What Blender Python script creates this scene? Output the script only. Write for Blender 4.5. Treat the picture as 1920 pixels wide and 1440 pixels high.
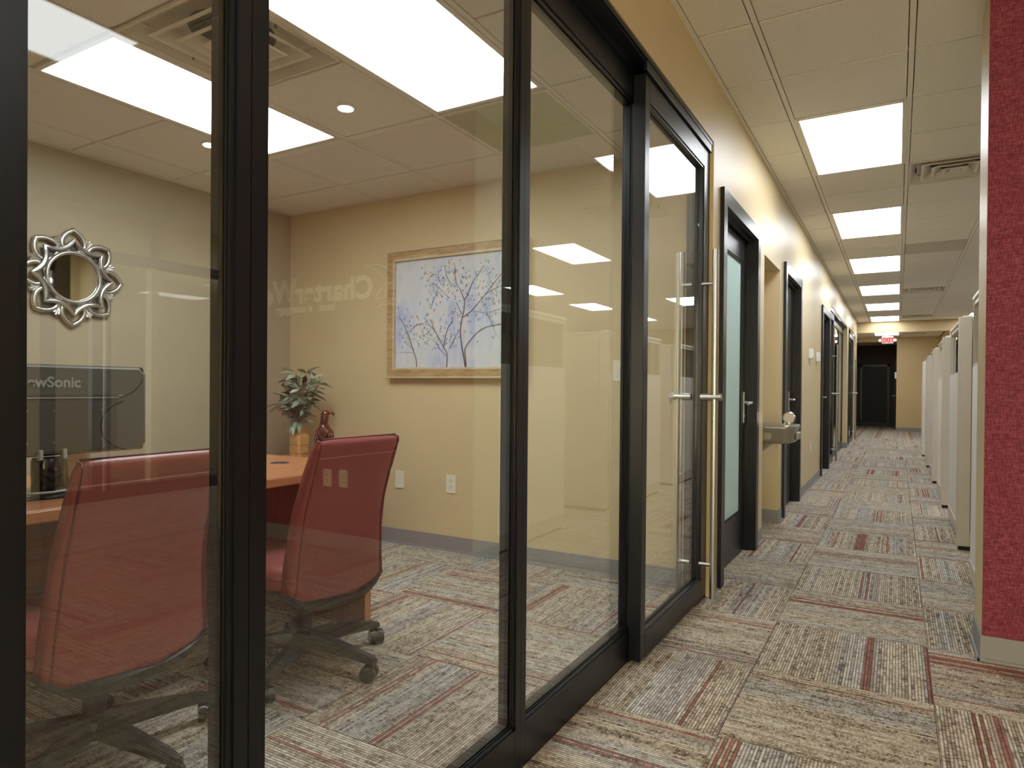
import bpy, bmesh, math, random
from mathutils import Vector, Matrix
random.seed(7)
for o in list(bpy.data.objects): bpy.data.objects.remove(o)
SC = bpy.context.scene
COL = SC.collection
PI = math.pi

# ------------------------------------------------------------------ camera
CAM_H = 1.085
YAW, PITCH, ROLL, FPX, CY = 0.5254, -0.0069, 0.0084, 1246.8165, 17.7246
def camera():
    cy, sy = math.cos(YAW), math.sin(YAW)
    f = Vector((-sy*math.cos(PITCH), cy*math.cos(PITCH), math.sin(PITCH)))
    r0 = Vector((cy, sy, 0)); u0 = r0.cross(f)
    r = math.cos(ROLL)*r0 + math.sin(ROLL)*u0
    u = -math.sin(ROLL)*r0 + math.cos(ROLL)*u0
    cd = bpy.data.cameras.new('camera'); c = bpy.data.objects.new('camera', cd); COL.objects.link(c)
    m = Matrix(((r.x, u.x, -f.x, 0), (r.y, u.y, -f.y, 0), (r.z, u.z, -f.z, CAM_H), (0, 0, 0, 1)))
    c.matrix_world = m
    cd.sensor_fit = 'HORIZONTAL'; cd.sensor_width = 36.0
    cd.lens = FPX/1920*36.0
    cd.shift_y = CY/1920
    cd.clip_start = 0.02; cd.clip_end = 100
    SC.camera = c
camera()

# ------------------------------------------------------------------ world, exposure, lamp strengths
W = bpy.data.worlds.new('world'); SC.world = W; W.use_nodes = True
W.node_tree.nodes['Background'].inputs[0].default_value = (0.9, 0.85, 0.75, 1)
W.node_tree.nodes['Background'].inputs[1].default_value = 0.05
SC.view_settings.view_transform = 'Standard'
SC.view_settings.look = 'None'
SC.view_settings.gamma = 1.0
SC.view_settings.use_curve_mapping = False
SC.view_settings.exposure = 0.32
HALL_LAMP, ROOM_LAMP, LOBBY_LAMP, OFFICE_LAMP = 9.5, 12.0, 4.0, 9.0
def area(name, loc, rot, sx, sy, power, rgb):
    ld = bpy.data.lights.new(name, 'AREA'); ld.shape = 'RECTANGLE'; ld.size = sx; ld.size_y = sy; ld.energy = power; ld.color = rgb
    o = bpy.data.objects.new(name, ld); COL.objects.link(o); o.location = loc; o.rotation_euler = rot
# added fill lamps that lift the ceiling, standing for inferred, unseen lobby daylight
area('lobby_daylight_fill', (1.6, -4.05, 1.35), (math.radians(90), 0, math.radians(180)), 5.0, 2.3, 330, (.88, .94, 1.0))
area('lobby_side_fill', (8.3, -1.0, 1.4), (math.radians(90), 0, math.radians(90)), 5.0, 2.3, 240, (.88, .94, 1.0))

# ------------------------------------------------------------------ materials
def s2l(c):
    return tuple((x/255/12.92 if x/255 <= .04045 else ((x/255+.055)/1.055)**2.4) for x in c)
def C4(c): return (*s2l(c), 1)
class NT:
    def __init__(s, name):
        s.m = bpy.data.materials.new(name); s.m.use_nodes = True; s.t = s.m.node_tree
        s.b = s.t.nodes['Principled BSDF']; s.o = s.t.nodes['Material Output']
    def n(s, ty, **kw):
        x = s.t.nodes.new(ty)
        for k, v in kw.items():
            if hasattr(x, k): setattr(x, k, v)
            else: x.inputs[k.replace('_', ' ')].default_value = v
        return x
    def l(s, a, b): s.t.links.new(a, b)
    def math(s, op, a, b=None, clamp=False):
        x = s.t.nodes.new('ShaderNodeMath'); x.operation = op; x.use_clamp = clamp
        for i, v in enumerate((a, b)):
            if v is None: continue
            if isinstance(v, (int, float)): x.inputs[i].default_value = v
            else: s.l(v, x.inputs[i])
        return x.outputs[0]
    def mix(s, f, a, b, bl='MIX'):
        x = s.t.nodes.new('ShaderNodeMix'); x.data_type = 'RGBA'; x.blend_type = bl
        for i, v in ((0, f), (6, a), (7, b)):
            if isinstance(v, (int, float, tuple)): x.inputs[i].default_value = v
            else: s.l(v, x.inputs[i])
        return x.outputs[2]
    def ramp(s, fac, stops):
        x = s.t.nodes.new('ShaderNodeValToRGB'); e = x.color_ramp.elements
        e[0].position, e[0].color = stops[0]; e[1].position, e[1].color = stops[1]
        for p, c in stops[2:]:
            k = e.new(p); k.color = c
        s.l(fac, x.inputs[0]); return x.outputs[0]
    def noise(s, vec, scale, detail=2, rough=.5, dim='3D', w=None):
        x = s.t.nodes.new('ShaderNodeTexNoise'); x.noise_dimensions = dim
        x.inputs['Scale'].default_value = scale; x.inputs['Detail'].default_value = detail; x.inputs['Roughness'].default_value = rough
        if vec is not None: s.l(vec, x.inputs['Vector'])
        if w is not None: s.l(w, x.inputs['W'])
        return x.outputs[0]
    def coord(s, scale=(1, 1, 1), which='Object'):
        tc = s.t.nodes.new('ShaderNodeTexCoord'); mp = s.t.nodes.new('ShaderNodeMapping')
        mp.inputs['Scale'].default_value = scale; s.l(tc.outputs[which], mp.inputs[0]); return mp.outputs[0]
    def bump(s, h, strength=.2, dist=.002):
        x = s.t.nodes.new('ShaderNodeBump'); x.inputs['Strength'].default_value = strength; x.inputs['Distance'].default_value = dist
        s.l(h, x.inputs['Height']); s.l(x.outputs[0], s.b.inputs['Normal'])
def mat(name, rgb, rough=.5, metal=0., spec=.5, var=.0, vscale=8., bump=0., bscale=200., bdist=.001):
    t = NT(name); t.b.inputs['Roughness'].default_value = rough; t.b.inputs['Metallic'].default_value = metal
    t.b.inputs['Specular IOR Level'].default_value = spec
    v = t.coord()
    n = t.noise(v, vscale, 3)
    a = tuple(x*(1-var) for x in s2l(rgb))+(1,); b = tuple(min(1, x*(1+var)) for x in s2l(rgb))+(1,)
    t.l(t.ramp(n, [(.3, a), (.7, b)]), t.b.inputs['Base Color'])
    if bump: t.bump(t.noise(v, bscale, 2), bump, bdist)
    return t.m

M = {}
M['paint'] = mat('yellow_wall_paint', (206, 187, 148), .42, spec=.4, var=.02, vscale=3, bump=.03, bscale=350)
M['paint_flat'] = mat('yellow_flat_paint', (206, 184, 142), .7, spec=.3, var=.02, vscale=3, bump=.03, bscale=350)
M['taupe'] = mat('taupe_wall_paint', (172, 160, 136), .5, spec=.4, var=.02, vscale=3, bump=.05, bscale=350)
M['shadepaint'] = mat('shade_brown_paint', (58, 44, 30), .6, var=.05)  # dark brown puts the corridor's lack of light into the colour
M['black'] = mat('black_anodised_aluminium', (15, 18, 25), .32, metal=0., spec=.45, var=.01, vscale=30)
M['gasket'] = mat('black_rubber', (8, 8, 8), .6)
M['steel'] = mat('brushed_stainless_steel', (178, 179, 178), .34, metal=1., var=.05, vscale=60)
M['base'] = mat('grey_vinyl_base', (140, 140, 139), .45, var=.04)
M['grid'] = mat('white_tee_bar', (232, 226, 212), .5, var=.02)
M['plate'] = mat('ivory_plastic', (226, 220, 200), .35, var=.01)
M['slot'] = mat('dark_slot', (60, 55, 48), .6)
M['whiteplastic'] = mat('white_plastic', (232, 230, 226), .4)
M['panelbeige'] = mat('beige_panel_laminate', (206, 198, 184), .45, var=.02, vscale=40, bump=.05, bscale=500)
M['panelwhite'] = mat('pale_panel_fabric', (234, 231, 226), .55, var=.03, vscale=60, bump=.1, bscale=600)
M['paneltrim'] = mat('pale_aluminium_trim', (225, 222, 214), .3, spec=.6)
M['kick'] = mat('black_kick', (14, 13, 12), .6)
M['leather'] = mat('burgundy_leather', (146, 78, 76), .32, spec=.55, var=.05, vscale=18, bump=.15, bscale=420, bdist=.0008)
M['leatherseam'] = mat('burgundy_piping', (112, 50, 50), .4, var=.03)
M['thread'] = mat('pale_stitching', (190, 130, 118), .6)
M['blackplastic'] = mat('black_nylon', (30, 31, 32), .42, var=.08, vscale=40)
M['caster'] = mat('glossy_black_caster', (20, 16, 15), .2, spec=.6)
M['chrome'] = mat('silver_leaf', (196, 194, 190), .3, metal=.85, var=.18, vscale=22)
M['chromedark'] = mat('tarnished_recess', (92, 84, 74), .45, metal=.4, var=.1)
M['mirror'] = mat('mirror_silver', (235, 238, 238), .02, metal=1.)
M['monitor'] = mat('charcoal_plastic', (86, 88, 84), .4, var=.03)
M['monitordark'] = mat('black_gloss_plastic', (22, 24, 26), .12)
M['lettergrey'] = mat('grey_print', (150, 154, 154), .4)
M['cable'] = mat('pale_grey_cable', (150, 152, 152), .4)
M['ferrite'] = mat('dark_grey_ferrite', (80, 84, 84), .3)
M['cream'] = mat('cream_card', (222, 206, 172), .6)
M['vase'] = mat('honey_glazed_bamboo', (196, 150, 92), .3, var=.2, vscale=30)
M['leaf'] = mat('grey_green_leaf', (188, 206, 186), .5, var=.25, vscale=9)
M['leafdark'] = mat('dark_olive_leaf', (92, 108, 72), .5, var=.2, vscale=9)
M['stem'] = mat('brown_stem', (98, 96, 62), .6)
M['bronze'] = mat('copper_bronze', (120, 82, 72), .25, metal=.75, var=.25, vscale=25)
M['signwhite'] = mat('white_sign_letter', (245, 240, 228), .4)
M['fountain'] = mat('warm_grey_stainless', (150, 147, 136), .3, metal=.5, var=.04)
M['fountaintop'] = mat('polished_basin', (215, 210, 200), .2, metal=.8)
M['ventmetal'] = mat('painted_diffuser', (220, 212, 196), .45, var=.03)
M['ventdark'] = mat('duct_dark', (40, 34, 28), .7)
M['returnpanel'] = mat('grey_return_panel', (196, 188, 174), .6, var=.03)
M['red'] = mat('exit_red', (225, 40, 40), .4)
M['floorbase'] = mat('concrete_slab', (110, 98, 84), .8)

def m_ceiling():
    t = NT('mineral_fibre_tile'); v = t.coord()
    t.b.inputs['Roughness'].default_value = .85; t.b.inputs['Specular IOR Level'].default_value = .2
    n = t.noise(v, 260, 3, .6); n2 = t.noise(v, 60, 2)
    c = t.ramp(n, [(.34, C4((196, 188, 172))), (.5, C4((242, 237, 226)))])
    c = t.mix(t.math('MULTIPLY', n2, .25), c, C4((230, 224, 212)))
    t.l(c, t.b.inputs['Base Color']); t.bump(n, .35, .002)
    return t.m
M['tile'] = m_ceiling()

def m_carpet():
    t = NT('ribbed_carpet'); b = t.b
    b.inputs['Roughness'].default_value = .95; b.inputs['Specular IOR Level'].default_value = .1
    tc = t.n('ShaderNodeTexCoord'); oi = t.n('ShaderNodeObjectInfo')
    sep = t.n('ShaderNodeSeparateXYZ'); t.l(tc.outputs['Object'], sep.inputs[0])
    rnd = t.math('MULTIPLY', oi.outputs['Random'], 37.0)
    P = .0102
    row = t.math('FLOOR', t.math('DIVIDE', sep.outputs[0], P))
    comb = t.n('ShaderNodeCombineXYZ'); t.l(t.math('MULTIPLY', row, 7.31), comb.inputs[0]); t.l(t.math('MULTIPLY', sep.outputs[1], 120), comb.inputs[1]); t.l(rnd, comb.inputs[2])
    yf = t.noise(comb.outputs[0], 1.0, 2, .7)          # fine fleck along each rib
    comb3 = t.n('ShaderNodeCombineXYZ'); t.l(t.math('MULTIPLY', row, 3.77), comb3.inputs[0]); t.l(t.math('MULTIPLY', sep.outputs[1], 17), comb3.inputs[1]); t.l(rnd, comb3.inputs[2])
    ys_ = t.noise(comb3.outputs[0], 1.0, 3, .65)        # longer heathered streaks
    wr_ = t.n('ShaderNodeTexWhiteNoise', noise_dimensions='2D'); cr = t.n('ShaderNodeCombineXYZ'); t.l(t.math('ADD', row, 51.0), cr.inputs[0]); t.l(rnd, cr.inputs[1]); t.l(cr.outputs[0], wr_.inputs['Vector'])
    yarn = t.math('ADD', t.math('MULTIPLY', yf, .5), t.math('MULTIPLY', ys_, .5))
    yarn = t.math('ADD', yarn, t.math('MULTIPLY', t.math('SUBTRACT', wr_.outputs['Value'], .5), .11))
    comb2 = t.n('ShaderNodeCombineXYZ'); t.l(t.math('MULTIPLY', sep.outputs[0], 12), comb2.inputs[0]); t.l(t.math('MULTIPLY', sep.outputs[1], 3.2), comb2.inputs[1]); t.l(rnd, comb2.inputs[2])
    broad = t.noise(comb2.outputs[0], 1.0, 2, .5)
    wx = t.math('ADD', t.math('MULTIPLY', sep.outputs[0], 4.2), rnd)
    zone = t.noise(None, 1.0, 1, .4, '1D', wx)
    col = t.ramp(yarn, [(.35, C4((102, 90, 80))), (.44, C4((170, 155, 139))), (.53, C4((210, 201, 185))), (.66, C4((238, 232, 220)))])
    gry = t.ramp(yarn, [(.35, C4((100, 100, 102))), (.49, C4((178, 180, 182))), (.66, C4((224, 226, 229)))])
    zf = t.ramp(zone, [(.52, (0, 0, 0, 1)), (.60, (1, 1, 1, 1))])
    col = t.mix(t.math('MULTIPLY', zf, .6), col, gry)
    col = t.mix(t.math('MULTIPLY', broad, .5), col, t.mix(1.0, col, C4((224, 212, 190)), 'MULTIPLY'))
    # red lines: some ribs, gathered in bands
    wn = t.n('ShaderNodeTexWhiteNoise', noise_dimensions='2D')
    cw = t.n('ShaderNodeCombineXYZ'); t.l(row, cw.inputs[0]); t.l(rnd, cw.inputs[1]); t.l(cw.outputs[0], wn.inputs['Vector'])
    wx2 = t.math('ADD', t.math('MULTIPLY', sep.outputs[0], 7.0), t.math('MULTIPLY', rnd, 2.3))
    band = t.noise(None, 1.0, 1, .4, '1D', wx2)
    redsel = t.math('GREATER_THAN', t.math('ADD', wn.outputs['Value'], t.math('MULTIPLY', t.math('SUBTRACT', band, .5), 1.5)), 1.02)
    rust = t.math('GREATER_THAN', t.math('ADD', wr_.outputs['Value'], t.math('MULTIPLY', t.math('SUBTRACT', band, .5), 1.2)), 1.0)
    col = t.mix(t.math('MULTIPLY', rust, .45), col, C4((140, 98, 72)))
    fleck = t.math('GREATER_THAN', yarn, .40)
    redf = t.math('MULTIPLY', redsel, t.math('MULTIPLY', fleck, .75))
    col = t.mix(redf, col, t.ramp(yarn, [(.35, C4((104, 46, 40))), (.65, C4((172, 84, 70)))]))
    # rib grooves, shade between ribs darkened into the colour
    fr = t.math('FRACT', t.math('DIVIDE', sep.outputs[0], P))
    rib = t.math('SINE', t.math('MULTIPLY', fr, PI))
    g = t.math('MULTIPLY', t.math('SUBTRACT', 1.0, rib), .75)
    col = t.mix(g, col, t.mix(1.0, col, C4((84, 74, 64)), 'MULTIPLY'))
    t.l(col, b.inputs['Base Color'])
    t.bump(t.math('ADD', rib, yarn), .5, .003)
    return t.m
M['carpet'] = m_carpet()

def m_redcloth():
    t = NT('red_woven_wallcovering'); b = t.b
    b.inputs['Roughness'].default_value = .8; b.inputs['Specular IOR Level'].default_value = .2
    a = t.noise(t.coord((40, 40, 420)), 1, 2, .6); c = t.noise(t.coord((420, 420, 40)), 1, 2, .6)
    s = t.math('MULTIPLY', t.math('ADD', a, c), .5)
    t.l(t.ramp(s, [(.36, C4((86, 34, 44))), (.5, C4((126, 54, 70))), (.64, C4((154, 86, 96)))]), b.inputs['Base Color'])
    t.bump(s, .3, .001); return t.m
M['redcloth'] = m_redcloth()

def m_wood(name, c1, c2, sc=(3, 28, 28), rough=.35):
    t = NT(name); v = t.coord(sc); n = t.noise(v, 2.2, 5, .6)
    t.l(t.ramp(n, [(.3, C4(c1)), (.7, C4(c2))]), t.b.inputs['Base Color']); t.b.inputs['Roughness'].default_value = rough
    return t.m
M['desk'] = m_wood('cherry_laminate', (150, 96, 60), (178, 122, 80), (28, 3, 28), .28)
M['deskshade'] = m_wood('cherry_panel_shaded', (98, 56, 36), (118, 72, 48), (28, 28, 3), .4)  # darker cherry: shade on the desk panels is put into the colour
M['deskedge'] = m_wood('cherry_edge_band', (168, 112, 72), (188, 134, 92), (28, 3, 28), .3)
M['framewood'] = m_wood('washed_gold_frame', (150, 120, 78), (190, 162, 118), (6, 30, 30), .45)
M['framelight'] = m_wood('pale_gilt_lip', (186, 168, 132), (206, 190, 156), (6, 30, 30), .4)

def m_canvas():
    t = NT('blue_wash_canvas'); b = t.b; b.inputs['Roughness'].default_value = .65
    v = t.coord((1, 1, .35)); v2 = t.coord((1, 1, 1))
    n = t.noise(v, 9, 4, .6); c = t.ramp(n, [(.3, C4((160, 172, 206))), (.45, C4((192, 198, 212))), (.58, C4((206, 206, 204))), (.72, C4((178, 192, 216)))])
    d = t.noise(t.coord((6, 6, .5)), 3, 2, .5)
    c = t.mix(t.math('MULTIPLY', t.ramp(d, [(.6, (0, 0, 0, 1)), (.72, (1, 1, 1, 1))]), .45), c, C4((146, 166, 222)))
    e = t.noise(v2, 26, 3, .6)
    c = t.mix(t.math('MULTIPLY', t.ramp(e, [(.6, (0, 0, 0, 1)), (.68, (1, 1, 1, 1))]), .5), c, C4((168, 200, 208)))
    k = t.noise(t.coord((3, 3, 3)), 9, 2)
    c = t.mix(t.math('MULTIPLY', t.ramp(k, [(.62, (0, 0, 0, 1)), (.7, (1, 1, 1, 1))]), .35), c, C4((212, 200, 182)))
    t.l(c, b.inputs['Base Color']); t.bump(e, .25, .002); return t.m
M['canvas'] = m_canvas()
M['branch'] = mat('grey_brown_paint', (112, 100, 104), .6, var=.15, vscale=40)
M['dab_blue'] = mat('blue_dab', (140, 178, 210), .6); M['dab_olive'] = mat('olive_dab', (140, 144, 122), .6)
M['dab_ochre'] = mat('ochre_dab', (190, 176, 156), .6); M['dab_dark'] = mat('umber_dab', (106, 92, 92), .6)

def m_glass(name, f0=.06, tint=(.97, .985, .97), rough=0.0):
    t = NT(name); t.t.nodes.remove(t.b)
    lw = t.n('ShaderNodeLayerWeight'); lw.inputs['Blend'].default_value = .5
    tr = t.n('ShaderNodeBsdfTransparent'); tr.inputs[0].default_value = (*tint, 1)
    gl = t.n('ShaderNodeBsdfAnisotropic') if False else t.n('ShaderNodeBsdfGlossy'); gl.inputs['Roughness'].default_value = rough
    gl.inputs[0].default_value = (1, 1, 1, 1)
    fac = t.math('ADD', t.math('MULTIPLY', t.math('POWER', lw.outputs['Facing'], 5.0), 1-f0), f0, True)
    mx = t.n('ShaderNodeMixShader'); t.l(fac, mx.inputs[0]); t.l(tr.outputs[0], mx.inputs[1]); t.l(gl.outputs[0], mx.inputs[2])
    t.l(mx.outputs[0], t.o.inputs[0]); return t.m
M['glass'] = m_glass('clear_plate_glass', .072)
M['glassgrey'] = m_glass('grey_privacy_glass', .05, (.62, .64, .60))
M['frosted'] = mat('frosted_teal_glass', (192, 222, 220), .45, spec=.5, var=.02, vscale=2)
M['unlitglass'] = mat('unlit_corridor_glass', (20, 20, 15), .4, spec=.3)  # near black tone puts the unlit corridor into the glass colour

def m_emit(name, rgb, strength):
    t = NT(name); t.t.nodes.remove(t.b); e = t.n('ShaderNodeEmission')
    v = t.coord((1, 1, 1)); n = t.noise(v, 300, 1)
    t.l(t.ramp(n, [(.3, (*[x*.98 for x in rgb], 1)), (.7, (*rgb, 1))]), e.inputs[0])
    e.inputs[1].default_value = strength; t.l(e.outputs[0], t.o.inputs[0]); return t.m
WARM = (.94, .975, 1.0)
M['lamp_hall'] = m_emit('hall_diffuser', WARM, HALL_LAMP)
M['lamp_room'] = m_emit('room_diffuser', WARM, ROOM_LAMP)
M['lamp_lobby'] = m_emit('lobby_diffuser', (.90, .97, 1.0), LOBBY_LAMP)
M['lamp_office'] = m_emit('office_diffuser', WARM, OFFICE_LAMP)
M['lamp_spot'] = m_emit('downlight_lens', (1, .93, .82), 6)
M['exit_glow'] = m_emit('exit_letter_glow', (1, .05, .05), 1.0)
M['exit_face'] = m_emit('exit_face_glow', (1, .72, .66), .62)

def m_perf():
    t = NT('perforated_return_grille'); b = t.b; b.inputs['Roughness'].default_value = .5
    v = t.coord((150, 150, 150)); vo = t.n('ShaderNodeTexVoronoi'); vo.inputs['Randomness'].default_value = 0.0; vo.inputs['Scale'].default_value = 1
    t.l(v, vo.inputs['Vector'])
    h = t.math('LESS_THAN', vo.outputs['Distance'], .36)
    t.l(t.mix(h, C4((190, 190, 158)), C4((74, 76, 54))), b.inputs['Base Color']); return t.m
M['perf'] = m_perf()
def m_mesh():
    t = NT('perforated_charcoal'); b = t.b; b.inputs['Roughness'].default_value = .45
    v = t.coord((330, 330, 330)); vo = t.n('ShaderNodeTexVoronoi'); vo.inputs['Randomness'].default_value = 0.0; vo.inputs['Scale'].default_value = 1
    t.l(v, vo.inputs['Vector'])
    h = t.math('LESS_THAN', vo.outputs['Distance'], .3)
    t.l(t.mix(h, C4((80, 80, 76)), C4((34, 34, 32))), b.inputs['Base Color']); return t.m
M['mesh'] = m_mesh()

# ------------------------------------------------------------------ mesh helpers
class MB:
    def __init__(s): s.bm = bmesh.new()
    def box(s, x0, x1, y0, y1, z0, z1, bev=0, seg=2):
        bm = bmesh.new(); vs = [bm.verts.new((x, y, z)) for x in (x0, x1) for y in (y0, y1) for z in (z0, z1)]
        for f in ((0, 1, 3, 2), (4, 6, 7, 5), (0, 4, 5, 1), (2, 3, 7, 6), (0, 2, 6, 4), (1, 5, 7, 3)): bm.faces.new([vs[i] for i in f])
        if bev: bmesh.ops.bevel(bm, geom=bm.edges[:], offset=bev, segments=seg, profile=.5, affect='EDGES')
        s.add(bm); return s
    def add(s, bm, mx=None):
        if mx is not None: bm.transform(mx)
        me = bpy.data.meshes.new('tmp'); bm.to_mesh(me); bm.free(); s.bm.from_mesh(me); bpy.data.meshes.remove(me)
    def cyl(s, a, b, r, seg=20, r2=None):
        a, b = Vector(a), Vector(b); d = b-a; bm = bmesh.new()
        bmesh.ops.create_cone(bm, cap_ends=True, segments=seg, radius1=r, radius2=r if r2 is None else r2, depth=d.length)
        q = d.to_track_quat('Z', 'Y').to_matrix().to_4x4()
        s.add(bm, Matrix.Translation((a+b)/2) @ q); return s
    def tube(s, pts, r, seg=8, closed=False, rr=None, up=None):
        pts = [Vector(p) for p in pts]; n = len(pts); rings = []
        bm = s.bm
        for i, p in enumerate(pts):
            a = pts[(i-1) % n] if (closed or i) else p; b = pts[(i+1) % n] if (closed or i < n-1) else p
            t = (b-a).normalized(); u = up or Vector((0, 0, 1))
            if up is None and abs(t.z) > .95: u = Vector((1, 0, 0))
            x = t.cross(u).normalized(); y = x.cross(t)
            k = rr[i] if rr else 1.0
            ra, rb = (r if isinstance(r, tuple) else (r, r))
            rings.append([bm.verts.new(p + x*math.cos(q)*ra*k + y*math.sin(q)*rb*k) for q in [2*PI*j/seg for j in range(seg)]])
        for i in range(n if closed else n-1):
            A, B = rings[i], rings[(i+1) % n]
            for j in range(seg): bm.faces.new((A[j], A[(j+1) % seg], B[(j+1) % seg], B[j]))
        if not closed:
            bm.faces.new(rings[0][::-1]); bm.faces.new(rings[-1])
        return s
    def loft(s, rings, cap=True):
        bm = s.bm; R = [[bm.verts.new(p) for p in r] for r in rings]
        for A, B in zip(R, R[1:]):
            k = len(A)
            for j in range(k): bm.faces.new((A[j], A[(j+1) % k], B[(j+1) % k], B[j]))
        if cap: bm.faces.new(R[0][::-1]); bm.faces.new(R[-1])
        return s
    def lathe(s, prof, c=(0, 0, 0), seg=24, axis='Z'):
        rings = []
        for r, h in prof:
            ring = []
            for j in range(seg):
                q = 2*PI*j/seg; a, b = max(r, 1e-4)*math.cos(q), max(r, 1e-4)*math.sin(q)
                v = {'Z': (a, b, h), 'Y': (a, h, -b), 'X': (h, a, b)}[axis]
                ring.append((c[0]+v[0], c[1]+v[1], c[2]+v[2]))
            rings.append(ring)
        return s.loft(rings)
    def prism(s, poly, axis, d0, d1):
        def P(u, v, d): return {'X': (d, u, v), 'Y': (u, d, v), 'Z': (u, v, d)}[axis]
        return s.loft([[P(u, v, d0) for u, v in poly], [P(u, v, d1) for u, v in poly]])
    def build(s, name, m, parent=None, smooth=False, origin=None, subsurf=0):
        bm = s.bm; bmesh.ops.recalc_face_normals(bm, faces=bm.faces[:])
        o0 = Vector((0, 0, 0))
        if parent is not None:
            p = parent
            while p is not None: o0 += p.location; p = p.parent
        elif origin is not None: o0 = Vector(origin)
        bmesh.ops.translate(bm, verts=bm.verts[:], vec=-o0)
        if origin is not None and parent is not None:
            loc = Vector(origin)-o0; bmesh.ops.translate(bm, verts=bm.verts[:], vec=-loc)
        me = bpy.data.meshes.new(name); bm.to_mesh(me); bm.free(); me.materials.append(m)
        o = bpy.data.objects.new(name, me); COL.objects.link(o)
        if parent is not None:
            o.parent = parent
            if origin is not None: o.location = loc
        elif origin is not None: o.location = o0
        if smooth:
            for f in me.polygons: f.use_smooth = True
            if smooth == 'auto':
                me.set_sharp_from_angle(angle=math.radians(38))
        if subsurf:
            md = o.modifiers.new('sub', 'SUBSURF'); md.levels = subsurf; md.render_levels = subsurf
        return o
def tag(o, label=None, cat=None, group=None, kind=None):
    if label: o['label'] = label
    if cat: o['category'] = cat
    if group: o['group'] = group
    if kind: o['kind'] = kind
    return o
def thing(name, label, cat, loc=(0, 0, 0), group=None, kind=None):
    o = bpy.data.objects.new(name, None); COL.objects.link(o); o.location = loc; o.empty_display_size = .05
    return tag(o, label, cat, group, kind)
def box(name, m, dims, parent=None, bev=0, **kw): return MB().box(*dims, bev=bev).build(name, m, parent, **kw)
def struct(name, m, boxes, parent=None, bev=0, label=None, cat=None):
    b = MB()
    for d in boxes: b.box(*d, bev=bev)
    o = b.build(name, m, parent)
    if parent is None: tag(o, label, cat, kind='structure')
    return o
def copy_tree(o, parent=None):
    c = o.copy(); COL.objects.link(c)
    if parent is not None: c.parent = parent
    for ch in list(o.children): copy_tree(ch, c)
    return c
def text_part(name, body, size, m, parent, mx, depth=.002, bold=0., spacing=1.0, outline=0., shear=0., align='LEFT'):
    cu = bpy.data.curves.new(name, 'FONT'); cu.body = body; cu.size = size; cu.extrude = depth/2; cu.offset = bold
    cu.space_character = spacing; cu.align_x = align; cu.shear = shear
    if outline: cu.fill_mode = 'NONE'; cu.bevel_depth = outline; cu.extrude = 0
    tmp = bpy.data.objects.new('tmp', cu); COL.objects.link(tmp)
    dg = bpy.context.evaluated_depsgraph_get(); me = bpy.data.meshes.new_from_object(tmp.evaluated_get(dg))
    bpy.data.objects.remove(tmp); bpy.data.curves.remove(cu)
    me.transform(mx); me.materials.clear(); me.materials.append(m)
    o0 = Vector((0, 0, 0)); p = parent
    while p is not None: o0 += p.location; p = p.parent
    me.transform(Matrix.Translation(-o0))
    o = bpy.data.objects.new(name, me); COL.objects.link(o); o.parent = parent; return o

# ================================================================== SETTING
XL = -0.845                # hall face of the left wall
ZC, ZR = 2.73, 2.42        # hall / conference room ceilings
GX, GY, D = 0.041, 3.725, 0.6096
XF = -0.918                # front plane of the storefront frames
XI = -0.985                # room side of the left wall
YR = 3.626                 # conference room right wall
XB = -4.11                 # conference room back wall

# ---- floor: slab + carpet tiles laid quarter-turned
floor = struct('floor', M['floorbase'], [(-4.6, 8.6, -4.2, 26.5, -.14, -.012)], label='carpeted floor of the hall and glass fronted office', cat='floor')
TS, TX, TY = 0.600, 0.121, 2.735
tile_mesh = None
n_t = 0; rest = []
def seen(i, j):
    x, y = TX+(i+.5)*TS, TY+(j+.5)*TS
    if x > .55 and y > 3.4: return x < .95 and y < 6
    if x < -.9 and y > 3.9: return False
    if x < -1.3 and y > 3.3+.6: return False
    if y < .1 and x > -.9: return y > -.8 and x < 2.6
    return x > -4.3 and x < 2.6 and y > -.7 and y < 17.5
cells = [(i, j) for i in range(-8, 5) for j in range(-6, 25) if seen(i, j)]
for (i, j) in cells:
    cx, cy = TX+(i+.5)*TS, TY+(j+.5)*TS
    if tile_mesh is None:
        b = MB().box(-TS/2+.0008, TS/2-.0008, -TS/2+.0008, TS/2-.0008, -.012, 0, bev=.0012, seg=1)
        o = b.build('carpet_tile', M['carpet'], floor); tile_mesh = o.data
    else:
        o = bpy.data.objects.new('carpet_tile', tile_mesh); COL.objects.link(o); o.parent = floor
    o.location = (cx, cy, 0)
    o.rotation_euler.z = (0 if (i+j) % 2 else PI/2) + (PI if random.random() < .5 else 0)
    n_t += 1
# carpet beyond the tiles that can be told apart
b = MB(); b.box(-4.6, 8.6, 17.6, 26.5, -.012, -.001); b.box(2.5, 8.6, -4.2, 17.6, -.012, -.001); b.box(.721, 2.6, 3.335, 17.6, -.012, -.0015)
b.box(-4.6, 2.6, -4.2, -.7, -.012, -.0015); b.box(-4.6, -.9, 3.9, 17.6, -.012, -.0015)
b.build('carpet_field', M['carpet'], floor)

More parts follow.
